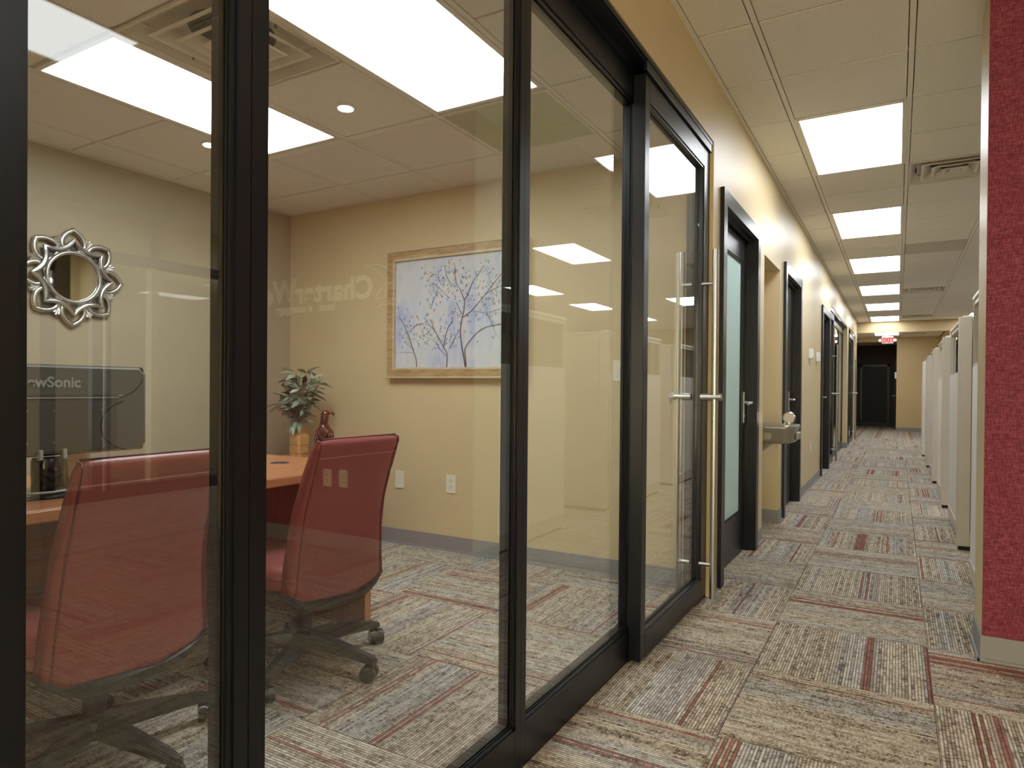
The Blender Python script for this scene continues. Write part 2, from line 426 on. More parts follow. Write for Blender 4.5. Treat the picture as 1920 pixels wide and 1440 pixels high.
# ---- hall ceiling
ceil = struct('ceiling', M['tile'], [(-1.4, 2.49, -4.2, 17.95, ZC+.062, ZC+.12), (2.49, 8.6, -4.2, 17.95, ZC+.012, ZC+.12)], label='suspended tile ceiling over the hall', cat='ceiling')
ceil_mesh = None
LAMPS = {}                # cells taken by lamps and grilles
hall_lamps = [1, 5, 9, 13, 17, 21]
for j in hall_lamps: LAMPS[(-1, j)] = LAMPS[(-1, j+1)] = 'lamp'
for (i, j) in [(0, 3), (0, 14), (0, 21)]: LAMPS[(i, j)] = 'diffuser'
LAMPS[(0, 8)] = 'return'
off_lamps = [(2, 5), (2, 13), (2, 21), (5, 9), (5, 13), (5, 1), (5, 17)]
lob_lamps = [(2, -5), (5, -5), (2, -10)]  # last two panels are added, unseen, to brighten the lobby
for (i, j) in off_lamps+lob_lamps: LAMPS[(i, j)] = LAMPS[(i, j+1)] = 'lamp'
def ctile(w, l, x, y, z, parent, cache={}):
    k = (round(w, 3), round(l, 3))
    if k not in cache:
        o = MB().box(-w/2, w/2, -l/2, l/2, -.004, .012, bev=.001, seg=1).build('ceiling_tile', M['tile'], parent, origin=(0, 0, 0)); cache[k] = o.data
    else:
        o = bpy.data.objects.new('ceiling_tile', cache[k]); COL.objects.link(o); o.parent = parent
    o.location = (x, y, z); return o
TB = .033
for i in range(-2, 4):
    for j in range(-6, 23):
        x0, x1, y0, y1 = GX+i*D, GX+(i+1)*D, GY+j*D, GY+(j+1)*D
        if (i, j) in LAMPS: continue
        if i == -2: x0 = XL+.024
        if y0 > 3.3 or x1 < .35 or True:
            w, l = x1-x0-(TB if i > -2 else TB/2+.003), y1-y0-.012
            ctile(w, l, (x0+x1)/2+(0 if i > -2 else -TB/4), (y0+y1)/2, ZC+.001, ceil)
for i in range(-1, 5): box('main_tee', M['grid'], (GX+i*D-.012, GX+i*D+.012, -4.1, 17.8, ZC-.002, ZC+.02), ceil)
for j in range(-6, 24): box('cross_tee', M['grid'], (XL, GX+4*D, GY+j*D-.012, GY+j*D+.012, ZC+.009, ZC+.022), ceil)
box('wall_angle', M['grid'], (XL, XL+.022, -4.1, 17.8, ZC-.004, ZC+.014), ceil)

def ceiling_light(x, y, z, lampmat, label, group, nx=1, ny=2):
    w, l = D*nx/2, D*ny/2
    t = thing('ceiling_light', label, 'light', (x, y, z), group)
    b = MB()
    for d in ((x-w+.012, x-w+.034, y-l+.012, y+l-.012), (x+w-.034, x+w-.012, y-l+.012, y+l-.012), (x-w+.03, x+w-.03, y-l+.012, y-l+.034), (x-w+.03, x+w-.03, y+l-.034, y+l-.012)):
        b.box(*d, z-.007, z+.012)
    b.build('frame', M['grid'], t)
    box('diffuser', lampmat, (x-w+.030, x+w-.030, y-l+.030, y+l-.030, z+.001, z+.011), t)
    box('housing', M['grid'], (x-w+.014, x+w-.014, y-l+.014, y+l-.014, z+.012, z+.058), t)  # unseen box added to stop the diffuser lighting the plenum
    return t
ORD = ['nearest', 'second nearest', 'third from the front', 'fourth from the front', 'fifth from the front', 'last before the beam']
for k, j in enumerate(hall_lamps):
    ceiling_light(GX-D/2, GY+(j+1)*D, ZC, M['lamp_hall'], f'bright white panel light in the hall ceiling, {ORD[k]} of the row', 'panel lights along the hall ceiling')
nth = ['nearest', 'second', 'third', 'farthest']
for col, row_ in ((2, 'first row beyond the partitions'), (5, 'far row')):
    for k, (i, j) in enumerate(sorted([c for c in off_lamps if c[0] == col], key=lambda c: c[1])):
        ceiling_light(GX+(i+.5)*D, GY+(j+1)*D, ZC, M['lamp_office'], f'panel light over the cubicles, {nth[k]} in the {row_}', 'panel lights above the cubicle area')
for (i, j), l in zip(lob_lamps, ('panel light over the lobby, mirrored at the top of the narrow glass panel', 'added unseen panel light brightening the deeper lobby behind the red wall', 'added unseen panel light brightening the lobby behind the camera')):
    ceiling_light(GX+(i+.5)*D, GY+(j+1)*D, ZC, M['lamp_lobby'], l, 'panel lights over the lobby')

def diffuser(x, y, z, label, group=None, half=.29):
    t = thing('air_diffuser', label, 'vent', (x, y, z), group)
    b = MB()
    for k, (r0, r1, z0, z1) in enumerate([(half, half-.012, -.006, .008)]):
        for d in ((x-r0, x-r1, y-r0, y+r0), (x+r1, x+r0, y-r0, y+r0), (x-r1, x+r1, y-r0, y-r1), (x-r1, x+r1, y+r1, y+r0)): b.box(*d, z+z0, z+z1)
    b.build('rim', M['ventmetal'], t)
    h2 = half-.012
    b = MB(); b.box(x-half+.01, x+half-.01, y-half+.01, y+half-.01, z+.054, z+.058)
    def sq(r_, z_): return [(x+sx*r_, y+sy*r_, z_) for sx, sy in ((-1, -1), (1, -1), (1, 1), (-1, 1))]
    b.loft([sq(half-.008, z-.004), sq(half-.012, z-.002), sq(half-.05, z+.05), sq(half-.046, z+.054), sq(half-.004, z+.0)], cap=False)
    b.build('backing', M['ventmetal'], t)
    MB().cyl((x, y, z+.050), (x, y, z+.0535), half*.55, 28).build('duct_opening', M['ventdark'], t)
    for r, zz in ((.212, -.004), (.145, -.010), (.080, -.014)):
        rr = r*half/.29
        MB().loft([sq(rr, z+zz), sq(rr-.006, z+zz-.004), sq(rr-.018, z+zz-.002), sq(rr-.056, z+zz+.036), sq(rr-.058, z+zz+.038), sq(rr-.012, z+zz+.004), sq(rr, z+zz)], cap=False).build('cone', M['ventmetal'], t)
    box('centre_plate', M['ventmetal'], (x-.034, x+.034, y-.034, y+.034, z-.012, z+.02), t, bev=.004)
    for sx in (-1, 1): MB().cyl((x+sx*half*.84, y, z+.004), (x+sx*half*.84, y, z+.04), .004, 8).build('screw', M['ventdark'], t)
    return t
def cell(i, j): return GX+(i+.5)*D, GY+(j+.5)*D
diffuser(*cell(0, 3), ZC, 'square louvred air diffuser in the hall ceiling beside the nearest panel light')
diffuser(*cell(0, 14), ZC, 'louvred air diffuser halfway down the hall ceiling')
diffuser(*cell(0, 21), ZC, 'louvred air diffuser in the hall ceiling just before the beam')
x, y = cell(0, 8)
t = thing('return_air_vent', 'flat grey return air panel in the hall ceiling', 'vent', (x, y, ZC))
box('panel', M['returnpanel'], (x-.285, x+.285, y-.297, y+.297, ZC-.006, ZC+.011), t)

# ---- conference room ceiling
ceil2 = struct('ceiling', M['tile'], [(-4.2, XI, -1.1, YR+.02, ZR+.062, ZR+.11)], label='lower tile ceiling of the glass fronted office', cat='ceiling')
RX, RY = -3.18, 1.40
LR = {(0, 0): 1, (0, 1): 1, (2, 0): 1, (2, 1): 1, (1, 0): 1, (2, 2): 1}
def rx(i): return max(XB+.02, min(XI-.004, RX+i*.61))
for i in range(-2, 4):
    for j in range(-4, 4):
        if (i, j) in LR: continue
        x0, x1, y0, y1 = rx(i), rx(i+1), RY+j*.61, min(YR-.02, RY+(j+1)*.61)
        if x1-x0 < .08 or y1-y0 < .08: continue
        ctile(x1-x0-.033, y1-y0-.012, (x0+x1)/2, (y0+y1)/2, ZR+.001, ceil2)
for i in range(-1, 4): box('main_tee', M['grid'], (RX+i*.61-.012, RX+i*.61+.012, -1.0, YR, ZR-.002, ZR+.02), ceil2)
for j in range(-3, 4): box('cross_tee', M['grid'], (XB, XI, RY+j*.61-.012, RY+j*.61+.012, ZR+.009, ZR+.022), ceil2)
b = MB(); b.box(XB, XI, YR-.022, YR, ZR-.004, ZR+.014); b.box(XB, XB+.022, -1, YR, ZR-.004, ZR+.014); b.build('wall_angle', M['grid'], ceil2)
ceiling_light(RX+.305, RY+.61, ZR, M['lamp_room'], 'panel light in the office ceiling, the one nearer the mirror wall', 'panel lights in the office ceiling')
ceiling_light(RX+.305+1.22, RY+.61, ZR, M['lamp_room'], 'large panel light in the office ceiling, nearest the glass', 'panel lights in the office ceiling')
diffuser(RX+.915, RY+.305, ZR, 'square louvred air diffuser between the two office panel lights', half=.292)
x, y = RX+2.5*.61, RY+2.5*.61
t = thing('return_grille', 'perforated olive return air grille in the office ceiling', 'vent', (x, y, ZR))
box('grille', M['perf'], (x-.285, x+.285, y-.285, y+.285, ZR-.004, ZR+.010), t)
b = MB()
for d in ((x-.295, x-.283, y-.295, y+.295), (x+.283, x+.295, y-.295, y+.295), (x-.283, x+.283, y-.295, y-.283), (x-.283, x+.283, y+.283, y+.295)): b.box(*d, ZR-.007, ZR+.010)
b.build('rim', M['grid'], t)
for (x, y, l) in ((-2.278, 2.334, 'small round downlight in the office ceiling between the panel lights'), (-3.277, 2.327, 'small round downlight in the office ceiling near the mirror wall')):
    t = thing('downlight', l, 'light', (x, y, ZR), 'round downlights in the office ceiling')
    MB().lathe([(.022, 0), (.04, 0), (.044, .004), (.044, .009), (.022, .009)], (x, y, ZR-.0135)).build('trim_ring', M['whiteplastic'], t, smooth='auto')
    MB().cyl((x, y, ZR-.0165), (x, y, ZR-.0134), .036, 20).build('lens', M['lamp_spot'], t)

# ---- left wall of the hall with its openings
SF = (-.65, 3.545, 2.385)                  # storefront opening y0, y1, head
D2 = (3.775, 4.745, 2.12); NI = (5.09, 5.84, 2.075); D3 = (6.11, 7.08, 2.11); D4 = (9.33, 10.29, 2.11)
S5 = (10.62, 14.3, 2.335); S6 = (14.62, 17.30, 2.37)
ops = [SF, D2, NI, D3, D4, S5, S6]
def wall_with(ops, y0, y1, ztop):
    B = []; c = y0
    for a, b_, h in ops:
        B.append((XI, XL, c, a, 0, ztop)); B.append((XI, XL, a, b_, h, ztop)); c = b_
    B.append((XI, XL, c, y1, 0, ztop)); return B
wall_left = struct('wall_left', M['paint'], wall_with(ops, -4.2, 17.62, ZC+.07), label='yellow painted hall wall with dark framed doors', cat='wall')
# niche
struct('wall_niche', M['paint'], [(-1.52, -1.475, NI[0]-.05, NI[1]+.05, 0, NI[2]+.05), (-1.475, XI, NI[0]-.04, NI[0], 0, NI[2]+.04), (-1.475, XI, NI[1], NI[1]+.04, 0, NI[2]+.04), (-1.475, XI, NI[0], NI[1], NI[2], NI[2]+.04)],
       label='yellow niche in the hall wall behind the drinking fountain', cat='wall')
# conference room walls
struct('wall_right', M['paint'], [(-4.25, XI+.0, YR, YR+.1, 0, ZR+.10)], label='yellow office wall with the tree painting', cat='wall')
struct('wall_back', M['taupe'], [(XB-.12, XB, -1.1, YR, 0, ZR+.10)], label='taupe office wall with the silver mirror', cat='wall')
struct('wall_front', M['taupe'], [(XB, XI, -1.1, -1.0, 0, ZR+.10)], label='office wall outside the picture', cat='wall')
def baseboard(name, boxes, label): 
    b = MB()
    for d in boxes: b.box(*d, bev=.0015, seg=1)
    return tag(b.build(name, M['base']), label, 'baseboard', kind='structure')
BH, BT = .102, .006
baseboard('baseboard_right', [(XB, XI, YR-BT, YR, 0, BH), (XB, XI, YR-BT-.012, YR-BT, 0, .012)], 'grey vinyl base along the office wall under the painting')
baseboard('baseboard_back', [(XB, XB+BT, -1, YR-BT, 0, BH)], 'grey vinyl base along the mirror wall')
segs = [(SF[1], 3.69), (4.83, NI[0]), (NI[1], 6.03), (7.16, 9.25), (10.37, S5[0]), (S5[1], S6[0]), (S6[1], 17.62)]
baseboard('baseboard_left', [(XL, XL+BT, a, c, 0, BH) for a, c in segs]+[(XL+BT, XL+BT+.012, a, c, 0, .012) for a, c in segs]+[(-1.46, XL, NI[1]-BT, NI[1], 0, BH), (-1.46, -1.46+BT, NI[0], NI[1]-BT, 0, BH), (XI+.05, XL, S5[1]-BT, S5[1], 0, BH)],
          'grey vinyl base along the yellow hall wall')

# ---- dark rooms behind the far glass fronts
struct('wall_rear', M['paint'], [(-3.2, -3.1, 10.4, 17.6, 0, 2.6), (-3.1, XI, 10.4, 10.5, 0, 2.6), (-3.1, XI, 14.4, 14.5, 0, 2.6), (-3.1, XI, 17.5, 17.6, 0, 2.6), (-3.1, XI, 10.5, 17.5, 2.5, 2.6)],
       label='walls of the unlit offices behind the far glass fronts', cat='wall')

# ---- far end: beam, vestibule, yellow end wall, dark corridor
struct('wall_beam', M['paint_flat'], [(-1.3, 1.0, 17.8, 17.95, 2.475, ZC+.07), (1.0, 6.2, 17.8, 17.95, 0, ZC+.07), (1.0, 1.12, 17.95, 21.4, 0, 2.7), (-1.42, -1.3, 17.62, 26.2, 0, 2.7), (-1.3, XI, 17.62, 17.72, 0, 2.7)], label='yellow beam crossing the hall and the wall beside it', cat='wall')
struct('wall_far', M['paint_flat'], [(-.03, 1.12, 21.4, 21.52, 0, 2.7), (-.03, .09, 21.52, 22.2, 0, 2.7), (-1.3, -.03, 21.4, 21.52, 2.50, 2.7)], label='yellow wall facing down the end of the hall', cat='wall')  # header over the corridor mouth is added to block light
baseboard('baseboard_far', [(-.03, 1.0, 21.394, 21.4, 0, BH), (-.036, -.03, 21.4, 22.2, 0, BH)], 'grey vinyl base at the far yellow wall')
struct('wall_corridor', M['shadepaint'], [(-1.3, -.03, 24.0, 24.1, 0, 2.7), (-.03, .09, 22.2, 24.1, 0, 2.7)], label='corridor walls coloured dark brown to look unlit', cat='wall')
vc = struct('ceiling', M['tile'], [(-1.3, 1.0, 17.95, 21.4, 2.674, 2.72), (-1.3, -.03, 21.52, 24.0, 2.56, 2.64)], label='ceiling beyond the beam', cat='ceiling')
for i in range(-2, 2): box('main_tee', M['grid'], (GX+i*D-.012, GX+i*D+.012, 17.95, 21.4, 2.608, 2.622), vc)
for i in range(-2, 2):
    for k in range(6):
        y0 = 18.12+k*D; y1 = min(y0+D, 21.39); x0, x1 = GX+i*D, min(GX+(i+1)*D, .995)
        if (i == -1 and 1 < k+1 < 5 and 2 <= k <= 3) or (i == 0 and k == 3): continue
        ctile(x1-x0-.033, y1-y0-.012, (x0+x1)/2, (y0+y1)/2, 2.613, vc)
ceiling_light(GX-D/2, 18.12+3*D, 2.612, M['lamp_hall'], 'panel light beyond the beam at the end of the hall', 'panel lights along the hall ceiling')
diffuser(GX+D/2, 18.12+3.5*D, 2.612, 'louvred air diffuser beyond the beam')
# corridor door
t = tag(thing('door_6', 'glazed door coloured dark as if unlit, closing the corridor', 'door', (-.64, 24, 0)), kind='structure')
struct('door_frame', M['black'], [(-1.06, -.99, 23.96, 24.0, 0, 1.95), (-.29, -.22, 23.96, 24.0, 0, 1.95), (-1.06, -.22, 23.96, 24.0, 1.88, 1.95), (-.99, -.29, 23.97, 24.0, 0, .12)], t)
box('door_glass', M['unlitglass'], (-.99, -.29, 23.975, 23.99, .12, 1.88), t)
b = MB(); b.cyl((-1.0, 23.92, .2), (-1.0, 23.92, 1.86), .016); b.cyl((-1.0, 23.92, .35), (-1.0, 23.97, .35), .01); b.cyl((-1.0, 23.92, 1.7), (-1.0, 23.97, 1.7), .01); b.build('pull_bar', M['steel'], t, smooth='auto')
# second door edge on the right of the corridor
t = tag(thing('door_7', 'door leaf coloured dark as if unlit, right of the corridor mouth', 'door', (-.05, 22.6, 0)), kind='structure')
box('door_leaf', M['shadepaint'], (-.075, -.03, 22.3, 23.2, 0, 2.05), t)
b = MB(); b.cyl((-.075, 22.42, .98), (-.13, 22.42, .98), .012); b.cyl((-.125, 22.40, .98), (-.125, 22.55, .98), .011); b.build('lever_handle', M['steel'], t, smooth='auto')

# ---- red wall on the right with its yellow edge
wr = struct('wall_red', M['paint'], [(.306, 2.55, 3.296, 3.585, 0, ZC+.07)], label='short wall at right whose near face is covered in red woven cloth', cat='wall')
box('wallcovering', M['redcloth'], (.3068, 2.55, 3.290, 3.296, BH, ZC), wr)
baseboard('baseboard_red', [(.300, 2.55, 3.282, 3.296, 0, BH), (.300, .306, 3.296, 3.585, 0, BH), (.290, 2.55, 3.270, 3.282, 0, .012), (.290, .300, 3.27, 3.585, 0, .012)], 'grey vinyl base wrapped round the corner of the red wall')

# ---- open office and lobby shell (mirrored in the glass)
struct('wall_office', M['paint'], [(6.1, 6.2, 3.4, 17.8, 0, ZC+.07), (2.55, 2.65, 3.29, 3.58, 0, ZC+.07)], label='yellow wall beyond the cubicles, seen mirrored in the glass', cat='wall')
struct('wall_east', M['paint'], [(4.60, 4.70, -4.2, 2.95, 0, ZC+.07), (4.60, 4.70, 3.95, 4.02, 0, ZC+.07), (4.6, 4.7, 2.95, 6.0, 2.36, ZC+.07), (2.65, 4.6, 6.0, 6.1, 0, ZC+.07)], label='yellow lobby wall seen only mirrored in the glass', cat='wall')
baseboard('baseboard_east', [(4.594, 4.60, -4.2, 2.95, 0, BH)], 'grey vinyl base of the lobby wall')
struct('wall_lobby', M['paint'], [(-4.6, 8.6, -4.3, -4.2, 0, ZC+.07), (8.5, 8.6, -4.2, 8, 0, ZC+.07), (4.7, 8.5, 7.0, 7.1, 0, ZC+.07)], label='lobby walls behind the camera', cat='wall')

# ================================================================== STOREFRONTS AND DOORS
XG = -0.934
def fixed_panel(name, y0, y1, head, label):
    t = tag(thing(name, label, 'window', (XF, y0, 0)), kind='structure')
    st, dp = .028, (-.973, XF)
    def stile(a, b_):
        m = MB(); m.box(dp[0], dp[1], a, b_, 0, head)
        m.build('stile', M['black'], t)
    stile(y0+.0008, y0+st); stile(y1-st, y1-.0008)
    ya, yb = y0+st, y1-st
    box('bottom_rail', M['black'], (dp[0], dp[1], ya, yb, 0, .125, ), t, bev=.0015)
    box('top_rail', M['black'], (dp[0], dp[1], ya, yb, head-.095, head), t, bev=.0015)
    # glazing stops: thin beads set back from the face, on both sides of the glass
    for x0, x1 in ((XG+.005, XF-.004), (-.970, XG-.005)):
        m = MB()
        m.box(x0, x1, ya, ya+.009, .125, head-.095); m.box(x0, x1, yb-.009, yb, .125, head-.095)
        m.box(x0, x1, ya, yb, .125, .136); m.box(x0, x1, ya, yb, head-.104, head-.095)
        m.build('glazing_bead', M['black'], t)
    m = MB()
    for x0, x1 in ((XG+.003, XG+.0055), (XG-.0055, XG-.003)):
        m.box(x0, x1, ya, ya+.012, .125, head-.095); m.box(x0, x1, yb-.012, yb, .125, head-.095); m.box(x0, x1, ya+.012, yb-.012, .125, .139)
    m.build('gasket', M['gasket'], t)
    box('glass_pane', M['glass'], (XG-.003, XG+.003, ya+.002, yb-.002, .127, head-.097), t)
    return t
def pull(t, x_out, x_in, y, z0, z1, zlock, inner=True, r=.0155):
    sides = [(x_out, -.865)] + ([(x_in, -.915)] if inner else [])
    for k, (x, xd) in enumerate(sides):
        m = MB(); m.cyl((x, y, z0), (x, y, z1), r, 24)
        bar = m.build('pull_bar', M['steel'], t, smooth='auto')
        m = MB()
        for z in (z0+.17, z1-.17): m.cyl((x, y, z), (xd, y, z), .0095, 14)
        m.build('standoff', M['steel'], t, smooth='auto')
        s = 1 if x > xd else -1
        m = MB(); m.cyl((xd, y, zlock), (x+s*.034, y, zlock), .0185, 24); m.cyl((x+s*.034, y, zlock), (x+s*.036, y, zlock), .016, 24)
        lk = m.build('lock_cylinder', M['steel'], t, smooth='auto')
        if s < 0:
            m = MB(); m.box(x-.05, x-.036, y-.006, y+.006, zlock-.006, zlock+.006); m.box(x-.056, x-.046, y-.007, y+.007, zlock-.034, zlock+.006, bev=.002); m.build('thumb_turn', M['steel'], lk)
def sliding_door(name, y0, y1, head, yb, label, inner=True):
    t = tag(thing(name, label, 'door', (-.865, y0, 0)), kind='structure')
    x0, x1, st = -.915, -.865, .06
    stl = .056
    m = MB().box(x0, x1, y0, y0+stl, .012, head, bev=.0015, seg=1); m.build('stile', M['black'], t)
    m = MB().box(x0, x1, y1-stl-.04, y1, .012, head, bev=.0015, seg=1); m.build('stile', M['black'], t)
    ya, yc = y0+stl, y1-stl-.04
    box('bottom_rail', M['black'], (x0, x1, ya, yc, .012, .108), t, bev=.0015)
    box('top_rail', M['black'], (x0, x1, ya, yc, head-.095, head), t, bev=.0015)
    xg = -.892
    for a, b_ in ((xg+.005, x1-.005), (x0+.004, xg-.005)):
        m = MB(); m.box(a, b_, ya, ya+.009, .108, head-.095); m.box(a, b_, yc-.009, yc, .108, head-.095); m.box(a, b_, ya, yc, .108, .119); m.box(a, b_, ya, yc, head-.104, head-.095)
        m.build('glazing_bead', M['black'], t)
    box('glass_pane', M['glass'], (xg-.003, xg+.003, ya+.002, yc-.002, .11, head-.097), t)
    pull(t, -.797, -.968, yb, .035, 1.795, 1.052, inner)
    return t
def track(name, y0, y1, z, label, ydoor0, ydoor1):
    t = tag(thing(name, label, 'door track', (XF, y0, z)), kind='structure')
    m = MB(); m.box(-.982, -.905, y0, y1, z-.002, z+.052); m.box(-.905, -.858, y0, y1, z+.026, z+.052, bev=.001, seg=1)
    m.build('track_cover', M['black'], t)
    box('track_fascia', M['black'], (-.866, -.853, ydoor0-.02, ydoor1+.006, z-.004, z+.034), t, bev=.0015)
    box('track_lip', M['black'], (-.860, -.850, y0, y1, z+.034, z+.051), t)
    return t

# near storefront
HD = 2.332
fixed_panel('window_1', -.62, .369, HD, 'fixed glass panel beside the camera, mostly outside the picture')
fixed_panel('window_2', .369, .7275, HD, 'narrow glass panel in black frame at the left of the office front')
fixed_panel('window_3', .7275, 1.6465, HD, 'wide glass panel in black frame through which the tree painting is seen')
fixed_panel('window_4', 1.6465, 2.582, HD, 'glass panel in black frame overlapped by the sliding door')
sliding_door('door_1', 2.515, 3.532, 2.326, 3.405, 'black framed sliding glass door with full height steel pull bars')
track('trim_1', -.62, 3.541, HD, 'black sliding track above the office front', 2.515, 3.532)
m = MB(); m.box(-.982, -.90, 3.535, 3.5445, 0, HD); m.box(-.90, -.865, 3.537, 3.5445, 0, HD)
tag(m.build('trim_2', M['black']), 'black jamb where the sliding door closes', 'trim', kind='structure')
# far storefronts
fixed_panel('window_5', 10.64, 11.55, 2.28, 'glass panel beside the far sliding door')
fixed_panel('window_6', 11.55, 12.30, 2.28, 'second glass panel of the far office front')
sliding_door('door_4', 10.66, 11.50, 2.28, 11.20, 'second black framed sliding glass door further down the hall')
fixed_panel('window_7', 12.30, 13.25, 2.28, 'third glass panel of the far office front')
fixed_panel('window_8', 13.25, 14.28, 2.28, 'last glass panel of the far office front')
track('trim_3', 10.64, 14.29, 2.28, 'black track above the far office front', 10.64, 12.6)
fixed_panel('window_9', 14.64, 15.6, 2.32, 'glass panel of the farthest office front')
fixed_panel('window_10', 15.6, 17.28, 2.32, 'glass panel behind the farthest sliding door')
sliding_door('door_5', 15.3, 16.75, 2.31, 16.45, 'farthest black framed sliding glass door, at the end of the left wall')
track('trim_4', 14.64, 17.28, 2.31, 'black track above the farthest office front', 15.3, 16.75)

def office_door(name, y0, y1, head, label, glass, lever_y, handle='lever'):
    """y0,y1 clear opening, casing laps the wall"""
    t = tag(thing(name, label, 'door', (XL, y0, 0)), kind='structure')
    cw, ct = .085, .022
    m = MB(); m.box(XL, XL+ct, y0-cw+.012, y0+.012, 0, head+cw-.01, bev=.002, seg=1); m.build('casing', M['black'], t)
    m = MB(); m.box(XL, XL+ct, y1-.012, y1+cw-.012, 0, head+cw-.01, bev=.002, seg=1); m.build('casing', M['black'], t)
    m = MB(); m.box(XL, XL+ct-.0006, y0+.012, y1-.012, head-.012, head+cw-.01, bev=.002, seg=1); m.build('casing', M['black'], t)
    m = MB()
    m.box(XI, XL+.004, y0, y0+.02, 0, head); m.box(XI, XL+.004, y1-.02, y1, 0, head); m.box(XI, XL+.004, y0+.02, y1-.02, head-.02, head)
    m.box(-.885, -.872, y1-.034, y1-.02, 0, head-.02); m.box(-.885, -.872, y0+.02, y1-.034, head-.034, head-.02)
    m.build('jamb', M['black'], t)
    xa, xb = -.945, -.900
    ya, yb = y0+.012, y1-.012; zt = head-.022
    if glass:
        ga, gb, g0, g1 = ya+.115, yb-.125, .275, zt-.155
        box('stile', M['black'], (xa, xb, ya, ga, .012, zt), t, bev=.0015); box('stile', M['black'], (xa, xb, gb, yb, .012, zt), t, bev=.0015)
        box('bottom_rail', M['black'], (xa, xb, ga, gb, .012, g0), t, bev=.0015); box('top_rail', M['black'], (xa, xb, ga, gb, g1, zt), t, bev=.0015)
        m = MB(); m.box(xb-.010, xb-.003, ga, gb, g1-.012, g1); m.box(xb-.010, xb-.003, ga, gb, g0, g0+.012); m.box(xb-.010, xb-.003, ga, ga+.012, g0, g1); m.box(xb-.010, xb-.003, gb-.012, gb, g0, g1)
        m.build('glazing_bead', M['gasket'], t)
        box('glass_pane', M[glass], (xb-.022, xb-.012, ga-.001, gb+.001, g0-.001, g1+.001), t)
    else:
        box('door_leaf', M['black'], (xa, xb, ya, yb, .012, zt), t, bev=.0015)
    m = MB(); m.box(xb, xb+.009, lever_y-.018, lever_y+.018, .868, 1.078, bev=.003)
    pl = m.build('lock_plate', M['steel'], t)
    m = MB(); m.cyl((xb, lever_y, 1.005), (xb+.058, lever_y, 1.005), .010, 14); m.tube([(xb+.055, lever_y+.004, 1.005), (xb+.058, lever_y-.03, 1.006), (xb+.056, lever_y-.075, 1.003), (xb+.052, lever_y-.115, .998)], .009, 10)
    m.build('lever', M['steel'], pl, smooth='auto')
    m = MB(); m.cyl((xb+.006, lever_y, .915), (xb+.013, lever_y, .915), .010, 14); m.build('keyhole', M['steel'], pl, smooth='auto')
    return t
office_door('door_2', D2[0], D2[1], D2[2], 'black door with a frosted teal glass panel and steel lever', 'frosted', 4.665)
office_door('door_3', D3[0], D3[1], D3[2], 'black door just past the drinking fountain', None, 6.80)
office_door('door_8', D4[0], D4[1], D4[2], 'black framed door past the two thermostats', None, 10.0)

# ================================================================== LOBBY SIDE (seen mirrored)
t = tag(thing('door_9', 'black framed glass door of the lobby office, mirrored at left', 'door', (4.6, 2.95, 0)), kind='structure')
struct('frame', M['black'], [(4.59, 4.66, 2.95, 3.07, 0, 2.36), (4.59, 4.66, 3.38, 3.55, 0, 2.36), (4.59, 4.66, 5.85, 6.0, 0, 2.36), (4.59, 4.66, 3.07, 5.85, 0, .12), (4.59, 4.66, 3.07, 5.85, 2.26, 2.36)], t)
box('glass_pane', M['glass'], (4.622, 4.628, 3.55, 5.85, .12, 2.26), t)
MB().cyl((4.53, 3.46, .1), (4.53, 3.46, 1.8), .016).build('pull_bar', M['steel'], t, smooth='auto')
ceiling_light(6.2, 5.3, ZC, M['lamp_office'], 'nearer panel light in the lobby office, mirrored in the narrow glass panel', 'panel lights over the lobby')
ceiling_light(7.6, 5.9, ZC, M['lamp_office'], 'farther panel light in the lobby office, mirrored in the narrow glass panel', 'panel lights over the lobby')

# sign on the red wall
YS = 3.286
def sign_mx(x, z): return Matrix(((1, 0, 0, x), (0, 0, -1, YS), (0, 1, 0, z), (0, 0, 0, 1)))
t = thing('wall_sign', 'white lettered eagle sign on the red wall, mirrored in the wide glass panel', 'sign', (1.1, YS, 1.6))
text_part('lettering', 'Charter', .205, M['signwhite'], t, sign_mx(1.092, 1.676), .006, bold=.0065, spacing=1.085)
text_part('outlined_letter', 'W', .225, M['signwhite'], t, sign_mx(1.80, 1.69), .006, outline=.0045)
text_part('outlined_letter', 'est', .205, M['signwhite'], t, sign_mx(2.035, 1.678), .006, outline=.0045)
text_part('small_lettering', 'bank', .078, M['signwhite'], t, sign_mx(1.428, 1.608), .004, bold=.0022)
MB().cyl((1.657, YS-.002, 1.628), (1.657, YS+.002, 1.628), .021, 20).build('bullet', M['signwhite'], t)
text_part('small_lettering', 'mortgage', .078, M['signwhite'], t, sign_mx(1.705, 1.608), .004, bold=.0022)
EAG = [[(1.152, 1.886), (1.054, 1.884), (0.986, 1.862), (0.944, 1.84), (0.928, 1.813)],
 [(1.152, 1.886), (1.062, 1.843), (0.977, 1.775), (0.981, 1.743), (1.031, 1.714), (1.056, 1.684), (1.064, 1.658), (1.018, 1.668), (0.968, 1.665), (.893, 1.651)],
 [(0.919, 1.764), (0.96, 1.748), (0.98, 1.711), (0.976, 1.692), (0.989, 1.68)],
 [(0.928, 1.845), (0.912, 1.866), (0.879, 1.907), (0.775, 1.913), (0.566, 1.909), (0.581, 1.898), (0.626, 1.9), (0.775, 1.904), (0.855, 1.899), (0.899, 1.88)],
 [(1.047, 1.606), (1.017, 1.623), (0.984, 1.615), (0.951, 1.629), (0.901, 1.61)]]
b = MB()
for pl in EAG:
    b.tube([(x, YS, z) for x, z in pl], (.0022, .0048), 6, up=Vector((0, 1, 0)))
b.build('eagle_outline', M['signwhite'], t)

